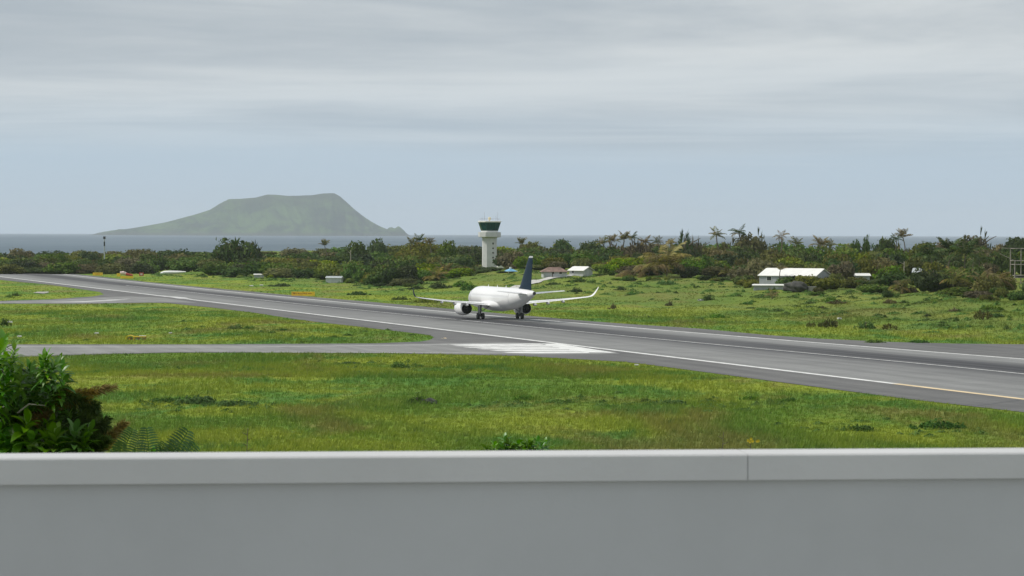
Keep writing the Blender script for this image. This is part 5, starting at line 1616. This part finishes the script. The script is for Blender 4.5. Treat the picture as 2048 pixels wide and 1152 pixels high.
def cover(n, m, pick, name, label):
    V = []; T = []
    for k in range(n):
        X, Y, r_, h_ = pick()
        if pin(PAVED, np.array([X]), np.array([Y]))[0]:
            continue
        nl = int(26 + 50 * r_)
        d = RC.normal(size=(nl, 3)); d[:, 2] = np.abs(d[:, 2]); d /= np.linalg.norm(d, axis=1, keepdims=True)
        rr_ = RC.random(nl) ** .5
        x_ = X + d[:, 0] * r_ * rr_ * 1.5; y_ = Y + d[:, 1] * r_ * rr_
        P = np.stack([x_, y_, terrain(x_, y_) + h_ * (.15 + .85 * d[:, 2]) * (1.05 - .7 * rr_ ** 2)], 1)
        nr = d * .6 + RC.normal(size=(nl, 3)) * .45 + np.array([0, 0, .5]); nr /= np.linalg.norm(nr, axis=1, keepdims=True)
        V.append(leaf_quads(P, nr, .26 if Y > 420 else .15, RC, 1.6).reshape(-1, 3)); T.append(np.repeat(np.clip(.45 * RC.random() + .55 * RC.random(nl), 0, 1), 4))
    V = np.concatenate(V); me = np_mesh(name, V, np.arange(len(V)).reshape(-1, 4), m); set_tint(me, np.concatenate(T))
    tag(link(name, me), label, 'undergrowth', kind='stuff')


def pick_bank():
    px = RC.choice((RC.uniform(1000, 2080), RC.uniform(1000, 2080), RC.uniform(300, 1000)))
    Yf = front_Y(px); lo_ = max(Yf - (150 if px > 1000 else 60), flat(px, float(np.interp(px, [-50, 130, 575, 912, 1260, 1636, 2120], [545, 546, 590, 619, 648, 677, 689]))).y + 14)
    Y = Yf - (Yf - lo_) * RC.random() ** 1.7
    return xat(px, Y), Y, RC.uniform(.35, 1.3), RC.uniform(.2, .75)


def pick_near():
    k = RC.integers(0, 6)
    px, py, sx_, sy_ = ((420, 812, 110, 9), (1120, 805, 170, 9), (1420, 806, 130, 8), (1850, 860, 130, 8), (700, 735, 200, 9), (600, 675, 180, 12))[k]
    q = flat(px + RC.normal() * sx_, py + RC.normal() * sy_)
    return q.x, q.y, RC.uniform(.2, .7), RC.uniform(.15, .42)


cover(330, WM['green'], pick_bank, 'undergrowth', 'rough green undergrowth spreading down the bank beyond the runway')
cover(170, WM['dark'], pick_bank, 'bramble_cover', 'dark bramble cover dotted over the bank beyond the runway')
cover(150, WM['green'], pick_near, 'leafy_weeds', 'leafy weeds in loose streaks through the near grass')
# black rock
q = ground(858, 808)
o = empty('rock', q, .3, 1.0, 'black lava rock beside the dark clump in the near grass', 'rock')
bm = bmesh.new(); bmesh.ops.create_icosphere(bm, subdivisions=3, radius=1)
for v in bm.verts:
    c = v.co.copy(); k = 1 + .2 * math.sin(c.x * 5) * math.sin(c.y * 4 + 1) + .1 * math.sin(c.z * 9 + c.x * 5)
    v.co = Vector((c.x * .75 * k, c.y * .6 * k, .12 + c.z * .42 * k))
me = bpy.data.meshes.new('stone'); bm.to_mesh(me); bm.free(); me.materials.append(M_ROCK); link('stone', me, o)

# --- near tree at the left, in front of the terrace
YN = 38.0
RN = random.Random(21); RG = np.random.default_rng(21)


def leaf_strip(V, Fq, T, base, d, up, ln, wd, droop, tint, n=4):
    """a bent leaf of n segments, folded along its midrib"""
    d = d / np.linalg.norm(d); s = np.cross(d, up); s /= np.linalg.norm(s) + 1e-9
    p_ = base.copy(); prev = None; dirv = d.copy()
    for i in range(n + 1):
        t_ = i / n; w_ = wd * math.sin(math.pi * min(.97, .12 + .86 * t_)) ** .9 if i < n else .001
        row = (p_ - s * w_ + np.array([0, 0, w_ * .35]), p_.copy(), p_ + s * w_ + np.array([0, 0, w_ * .35]))
        o = len(V); V.extend(row); T.extend([tint] * 3)
        if prev is not None:
            Fq.append((prev, prev + 1, o + 1, o)); Fq.append((prev + 1, prev + 2, o + 2, o + 1))
        prev = o
        dirv = dirv + np.array([0, 0, -droop / n]); dirv /= np.linalg.norm(dirv)
        p_ = p_ + dirv * ln / n


def sprig_mesh(seed, m, nl=18, ln=.24, wd=.035, stem=.34, droop=1.1):
    rg = np.random.default_rng(seed); V = []; Fq = []; T = []
    for k in range(nl):
        t_ = (k + .5) / nl; a = k * 2.4 + rg.random() * .5
        e = 1.15 * t_ ** 1.5 + .05
        d = np.array([math.cos(a) * math.cos(e), math.sin(a) * math.cos(e), math.sin(e) + .15])
        leaf_strip(V, Fq, T, np.array([0, 0, stem * (t_ - .6)]), d, np.array([0, 0, 1.0]), ln * (1.15 - .45 * t_) * (.85 + .3 * rg.random()), wd, droop * (1.1 - .6 * t_), rg.random() * .6 + .35 * t_)
    me = np_mesh('leaf_spray', np.array(V), np.array(Fq), m, True); set_tint(me, T)
    return me


SPRIG = [sprig_mesh(600 + k, M_NEAR) for k in range(4)] + [sprig_mesh(610 + k, M_NEAR, 14, .30, .05, .25, 1.5) for k in range(2)]


def needle_branch(seed, m, ln=1.25, nn=520, nl=.21):
    """drooping branch thick with thin needles, along +x"""
    rg = np.random.default_rng(seed); V = []; Fq = []; T = []
    for i in range(12):
        a = np.array([ln * i / 12, 0, -.10 * (i / 12) ** 2]); b = np.array([ln * (i + 1) / 12, 0, -.10 * ((i + 1) / 12) ** 2]); w_ = .018 * (1 - i / 13)
        o = len(V); V.extend([a - [0, w_, 0], a + [0, w_, 0], b + [0, w_, 0], b - [0, w_, 0]]); Fq.append((o, o + 1, o + 2, o + 3)); T.extend([.4] * 4)
        o = len(V); V.extend([a - [0, 0, w_], a + [0, 0, w_], b + [0, 0, w_], b - [0, 0, w_]]); Fq.append((o, o + 1, o + 2, o + 3)); T.extend([.4] * 4)
    for k in range(nn):
        t_ = rg.random() ** .8; b = np.array([ln * t_, 0, -.10 * t_ * t_])
        a = rg.random() * 6.28; d = np.array([.75 + .4 * rg.random(), math.cos(a) * .9, math.sin(a) * .8 + .15]); d /= np.linalg.norm(d)
        L_ = nl * (1.25 - .7 * t_) * (.7 + .6 * rg.random()); s = np.cross(d, rg.normal(size=3)); s /= np.linalg.norm(s); w_ = .0085
        o = len(V); V.extend([b - s * w_, b + d * L_ * .5 - s * w_, b + d * L_ + np.array([0, 0, -.2 * L_]), b + d * L_ * .5 + s * w_]); Fq.append((o, o + 1, o + 2, o + 3)); T.extend([rg.random()] * 4)
    me = np_mesh('needle_branch', np.array(V), np.array(Fq), m); set_tint(me, T)
    return me


M_NEAR_DK2 = m_leaf('near_needle_dark', (.040, .075, .020), (.125, .185, .055), None, .6, .2)
NB_BR = [needle_branch(700 + k, M_NEEDLE) for k in range(2)]
NB_DK = [needle_branch(710 + k, M_NEAR_DK2, 1.0, 420, .24) for k in range(2)]
tb = Vector((xat(-40, YN + .6), YN + .6, 0)); tb.z = tz(tb.x, tb.y)
tree = empty('broadleaf_tree', tb, 0, 1.0, 'big leafy green tree with brown withered boughs at the lower left', 'tree')


def loc_(px, py, dY=0.0):
    return at(px, py, YN + dY) - tb


top = loc_(10, 740, .6)
mb = MB(); mb.tube([(0, 0, -.5), (.06, 0, top.z * .3), (-.06, .05, top.z * .55), tuple(top * .8), tuple(top)], [.17, .14, .11, .07, .025], 10)
trunk = mb.obj('trunk', M_BARK, tree, smooth=True)
for tx, ty, dY in ((100, 800, .2), (60, 760, .3), (-60, 780, .6), (150, 850, 0), (-20, 850, -.3), (200, 830, .2), (90, 890, -.4)):
    e_ = loc_(tx, ty, dY); s_ = Vector((.0, 0, max(.3, e_.z - 1.1)))
    mb = MB(); mb.tube([s_, s_.lerp(e_, .5) + Vector((0, 0, .12)), e_], [.07, .045, .018], 6); mb.obj('limb', M_BARK, tree, smooth=True)
# inner foliage: the shade inside the crown is put into its darker leaf colour
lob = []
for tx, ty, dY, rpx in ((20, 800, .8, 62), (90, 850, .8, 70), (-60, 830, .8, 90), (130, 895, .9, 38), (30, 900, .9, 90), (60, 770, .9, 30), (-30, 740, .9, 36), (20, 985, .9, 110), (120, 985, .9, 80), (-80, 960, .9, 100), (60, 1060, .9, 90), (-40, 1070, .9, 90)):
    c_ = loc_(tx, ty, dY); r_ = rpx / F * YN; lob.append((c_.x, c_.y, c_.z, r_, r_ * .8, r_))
inner = cloud_mesh('inner_foliage', lob, 3400, .15, 801, M_NEAR_SHADE, .74, .5)
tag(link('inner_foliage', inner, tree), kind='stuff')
spots = [(10, 700), (28, 712), (-12, 718), (20, 735), (98, 728), (86, 748), (60, 748), (40, 760), (108, 760), (70, 775), (12, 765), (-30, 760), (50, 800), (66, 790), (30, 812), (0, 800), (95, 790), (75, 812), (118, 778),
         (15, 842), (34, 850), (-10, 850), (50, 862), (24, 872), (5, 880), (40, 890), (78, 872), (90, 862), (92, 890), (66, 892), (110, 898), (12, 905), (-30, 890), (60, 905), (130, 893), (150, 888), (165, 880), (148, 905), (172, 898), (35, 835), (84, 905),
         (-50, 720), (-60, 790), (-40, 830), (-70, 870), (-20, 700), (120, 740), (104, 742), (94, 735), (128, 752), (0, 780), (56, 765), (24, 752), (-5, 738), (44, 778)]
for k, (tx, ty) in enumerate(spots):
    p_ = loc_(tx + RN.uniform(-5, 5), ty + RN.uniform(-4, 4), RN.uniform(-.85, -.1))
    mesh_ = SPRIG[4 + k % 2] if (ty > 830 and tx < 110 and k % 3) else SPRIG[k % 4]
    upr = (tx, ty) in ((98, 728), (86, 748), (10, 700), (28, 712))
    link('leaf_spray', mesh_, tree, p_, (RN.uniform(-.5, .5) * (.4 if upr else 1), RN.uniform(-.3, .6) * (.4 if upr else 1), RN.uniform(0, 6.28)), RN.uniform(.8, 1.15) * (1.2 if ty > 830 else 1))
for k in range(80):
    tx, ty = RN.uniform(-60, 190), RN.uniform(770, 915)
    if ty < 745 + max(0, tx - 40) * .55:
        continue
    link('leaf_spray', SPRIG[k % 6], tree, loc_(tx, ty, RN.uniform(-.5, .2)), (RN.uniform(-.7, .7), RN.uniform(-.7, .7), RN.uniform(0, 6.28)), RN.uniform(.6, .95))


def aim(p0, p1):
    d = (p1 - p0).normalized()
    return d.to_track_quat('X', 'Z').to_euler()


for (x0, y0, x1, y1, kind, sc_) in ((82, 812, 224, 764, 0, 1.0), (110, 800, 190, 775, 0, .7), (90, 815, 180, 790, 1, .75), (120, 795, 198, 800, 2, .62), (140, 800, 195, 808, 2, .5), (115, 830, 200, 825, 3, .65), (110, 850, 215, 840, 2, .75), (95, 790, 135, 768, 3, .45),
                                  (195, 905, 243, 838, 1, .62), (205, 900, 238, 848, 0, .5), (170, 880, 210, 830, 3, .5), (150, 900, 200, 862, 2, .6), (40, 830, 100, 812, 0, .55), (185, 912, 212, 870, 3, .5), (140, 870, 205, 868, 2, .6), (120, 905, 190, 890, 3, .6), (60, 850, 90, 822, 1, .4), (150, 845, 222, 858, 2, .55), (160, 880, 208, 905, 3, .45), (165, 815, 196, 822, 2, .4)):
    a_, b_ = loc_(x0, y0, RN.uniform(-.5, -.2)), loc_(x1, y1, RN.uniform(-.6, -.2))
    me_ = (NB_BR + NB_DK)[kind]
    ln = (b_ - a_).length / (1.25 if kind < 2 else 1.0)
    o = link('needle_branch', me_, tree, a_, aim(a_, b_), (ln, max(ln, .8), max(ln, .8)))
    if kind < 2:
        o['label'] = 'withered brown bough'
mb = MB(); mb.tube([loc_(35, 826, -.6), loc_(58, 808, -.65), loc_(90, 811, -.6)], [.012, .011, .008], 5); mb.obj('bare_twig', M_BARK_PALE, tree)

# --- ferns showing above the coping
def fern_mesh(seed, pairs=14, ln=.85):
    rg = np.random.default_rng(seed); V = []; Fq = []; T = []
    steps = pairs + 2; pts = [np.zeros(3)]
    for i in range(steps):
        e = R(82 - 30 * (i / steps) ** 2); pts.append(pts[-1] + np.array([math.cos(e), 0, math.sin(e)]) * ln / steps)
    for i in range(steps):
        w_ = .008; o = len(V); y = np.array([0, w_, 0]); V.extend([pts[i] - y, pts[i] + y, pts[i + 1] + y, pts[i + 1] - y]); Fq.append((o, o + 1, o + 2, o + 3)); T.extend([.9] * 4)
    for i in range(2, steps + 1):
        t_ = (i - 1) / steps; L_ = .27 * math.sin(math.pi * min(.93, .18 + .72 * t_)) ** .8
        tg = (pts[i] - pts[i - 1]); tg /= np.linalg.norm(tg)
        for sd in (-1, 1):
            d = np.array([0.05, sd, 0]) + tg * .35
            leaf_strip(V, Fq, T, pts[i].copy(), d, np.array([1.0, 0, .2]), L_, .0185, .35, .35 + .5 * rg.random(), 3)
    me = np_mesh('frond', np.array(V), np.array(Fq), M_FERN, True); set_tint(me, T)
    return me


FERN = [fern_mesh(900 + k) for k in range(3)]
YF = 34.0
for gi, (bx_, by_, fr, lb) in enumerate(((232, 935, [(268, 858, 0), (248, 878, 1)], 'feathery fern above the coping beside the brown bough'),
                                     (300, 945, [(297, 858, 1), (330, 888, 2), (282, 890, 0)], 'upright green fern above the coping, middle of three'),
                                     (325, 950, [(378, 862, 2), (350, 885, 0), (390, 892, 1)], 'leaning green fern above the coping, rightmost of three'))):
    b_ = at(bx_, by_, YF); g_ = Vector((b_.x, b_.y, tz(b_.x, b_.y)))
    o = empty('tree_fern', g_, 0, 1.0, lb, 'fern', 'ferns above the coping')
    mb = MB(); mb.tube([(0, 0, -.3), (.05, 0, (b_.z - g_.z) * .6), tuple(b_ - g_)], [.09, .07, .05], 8); mb.obj('stem', M_BARK, o, smooth=True)
    for tx, ty, k in fr:
        e_ = at(tx, ty, YF + RN.uniform(-.2, .2)); d = e_ - b_
        L_ = d.length / .82
        # face the flat of the frond towards the viewer's side, lean it to its tip
        az = math.atan2(-1, .15)
        fo = link('frond', FERN[k], o, b_ - g_)
        zx = d.normalized(); yx = Vector((zx.z, 0, -zx.x)).normalized(); xx_ = yx.cross(zx)
        fo.rotation_euler = Matrix((xx_, yx, zx)).transposed().to_euler()
        fo.scale = (L_, L_ * .95, L_)
    for k in range(3):
        link('leaf_spray', SPRIG[k], o, at(bx_ + RN.uniform(-30, 30), 918 + RN.uniform(-6, 8), YF) - g_, (RN.uniform(-.6, .6), RN.uniform(-.6, .6), RN.uniform(0, 6.28)), RN.uniform(.5, .8))
# leafy shrub peeping over the coping in the middle, tall stems and a yellow flower
YS = 90.0
g_ = on(1035, YS)
o = empty('leafy_shrub', g_, 0, 1.0, 'leafy green shrub peeping over the coping in the middle', 'shrub')
ct = at(1035, 905, YS) - g_
mb = MB(); mb.tube([(0, 0, -.3), (.1, 0, ct.z * .5), tuple(ct)], [.08, .06, .03], 8); mb.obj('trunk', M_BARK, o, smooth=True)
link('crown', cloud_mesh('crown', rand_lobes(77, 8), 1500, .10, 78, M_NEAR), o, (ct.x, 0, -.1), sc=(1.25, 1.0, ct.z - .05))
for tx, ty in ((975, 900), (988, 893), (998, 898), (1012, 884), (1020, 888), (1008, 897), (1034, 893), (1045, 890), (1055, 886), (1062, 893), (1072, 884), (1060, 898), (1040, 901), (1084, 894), (1092, 889), (1026, 899), (1070, 900), (1000, 904), (1050, 905), (985, 906)):
    p_ = at(tx, ty + 4, YS + RN.uniform(-.5, .5)) - g_
    link('leaf_spray', SPRIG[4 + RN.randrange(2)], o, p_, (RN.uniform(-.5, .5), RN.uniform(-.5, .5), RN.uniform(0, 6.28)), RN.uniform(1.0, 1.5))
    mb = MB(); mb.tube([tuple(ct + Vector((0, 0, -.6))), tuple(p_)], [.03, .015], 4); mb.obj('twig', M_BARK, o)
for px, p0, lb, fl in ((496, 856, 'dry bare stem standing above the coping at the left', 0), (1447, 864, 'thin dark stem above the coping left of the flower', 0), (1502, 880, 'yellow flower head peeping above the coping', 1)):
    g_ = on(px, 60.0); e_ = at(px, p0, 60.0) - g_
    o = empty('flower_stem' if fl else 'dry_stem', g_, 0, 1.0, lb, 'flower' if fl else 'stem')
    mb = MB(); mb.tube([(0, 0, -.2), (e_.x - .05, 0, e_.z * .6), tuple(e_)], [.014, .011, .006 if not fl else .008], 5); mb.obj('stem', M_BARK, o)
    for k in range(5):
        z_ = e_.z - .12 * k - .15
        mb = MB(); mb.tube([(e_.x - .02, 0, z_), (e_.x + (.10 if k % 2 else -.12), RN.uniform(-.1, .1), z_ + .06)], [.008, .004], 4); mb.obj('twig', M_BARK, o)
    if fl:
        M_PETAL = mat('yellow_petal', (.80, .58, .03), .6, var=.2, vscale=8)
        for dx, dz in ((-.09, -.02), (0, .03), (.05, -.04), (.19, -.04), (-.03, -.06), (.23, -.03)):
            V = []; Fq = []; T = []
            for k in range(7):
                a = 2 * math.pi * k / 7
                leaf_strip(V, Fq, T, np.array([0, 0, 0.]), np.array([math.cos(a), -.35, math.sin(a)]), np.array([0, -1.0, 0]), .055, .02, .2, .5, 3)
            link('blossom', np_mesh('blossom', np.array(V), np.array(Fq), M_PETAL, True), o, e_ + Vector((dx * .7, 0, dz * .7)), sc=.68)

# ------------------------------------------------------------------ grass blades over the turf
RGG = np.random.default_rng(99)


def grass_patch(n, y0, y1, hmin, hmax, blades, wid, seed_off=0.0, margin=14):
    u = RGG.random(n * 2)
    Y = 1 / (1 / y0 + u * (1 / y1 - 1 / y0))           # denser towards the viewer
    X = (RGG.random(n * 2) * 2 - 1) * (Y * 1024 / F + margin)
    ok = ~pin(PAVED, X, Y)
    # keep tufts out from under buildings' front and the scrub
    X, Y = X[ok][:n], Y[ok][:n]
    Z = terrain(X, Y)
    tall = .5 + .5 * np.sin(X * .21 + 2 * np.sin(Y * .06)) * np.sin(Y * .045 + X * .03)
    tall = np.clip(tall + .35 * RGG.normal(size=len(X)), 0, 1)
    ed = pave_dist(X, Y)
    h = (hmin + (hmax - hmin) * tall ** 1.5) * np.clip(.45 + ed / 8, .45, 1)
    k = blades; m_ = len(X)
    bx_ = np.repeat(X, k) + RGG.normal(size=m_ * k) * .13; by_ = np.repeat(Y, k) + RGG.normal(size=m_ * k) * .13; bz = np.repeat(Z, k) - .02
    hh = np.repeat(h, k) * (.55 + .7 * RGG.random(m_ * k))
    a = RGG.random(m_ * k) * 2 * np.pi; ln = hh * (.25 + .5 * RGG.random(m_ * k))
    wx = np.cos(a + 1.57) * wid * (.7 + .6 * RGG.random(m_ * k)); wy = np.sin(a + 1.57) * wid
    wind = .22
    tipx = bx_ + np.cos(a) * ln + wind * hh; tipy = by_ + np.sin(a) * ln
    V = np.stack([np.stack([bx_ - wx, by_ - wy, bz], -1), np.stack([bx_ + wx, by_ + wy, bz], -1), np.stack([tipx, tipy, bz + hh], -1)], 1).reshape(-1, 3)
    T = np.repeat(np.clip(np.repeat(RGG.random(m_) * .5, k) + RGG.random(m_ * k) * .5, 0, 1), 3)
    return V, T


Va, Ta = grass_patch(60000, 185, 330, .16, .52, 6, .030)
Vb, Tb = grass_patch(45000, 300, 560, .16, .50, 5, .045)
Vc, Tc = grass_patch(45000, 480, 1150, .10, .32, 5, .07)
Vd, Td = grass_patch(42000, 32, 190, .16, .50, 6, .024)
V = np.concatenate([Va, Vb, Vc, Vd]); T = np.concatenate([Ta, Tb, Tc, Td])
me = np_mesh('grass', V, np.arange(len(V)).reshape(-1, 3), M_GRASS)
set_tint(me, T)
tag(link('grass', me), 'short rough grass over the airfield turf', 'grass', kind='stuff')
# ------------------------------------------------------------------ haze: the moist sea air
m = bpy.data.materials.new('haze_air'); m.use_nodes = True
t = m.node_tree
for n_ in list(t.nodes):
    if n_.type == 'BSDF_PRINCIPLED':
        t.nodes.remove(n_)
pv = t.nodes.new('ShaderNodeVolumePrincipled')
pv.inputs['Color'].default_value = (.86, .93, 1.0, 1)
pv.inputs['Density'].default_value = 3.3e-5
pv.inputs['Anisotropy'].default_value = 0.0
t.links.new(pv.outputs[0], t.nodes['Material Output'].inputs['Volume'])
hz_o = MB().box((0, 0, 167.0), (84000, 84000, 350.0)).obj('haze', m)
tag(hz_o, 'thin pale sea haze over the whole view', 'haze', kind='stuff')
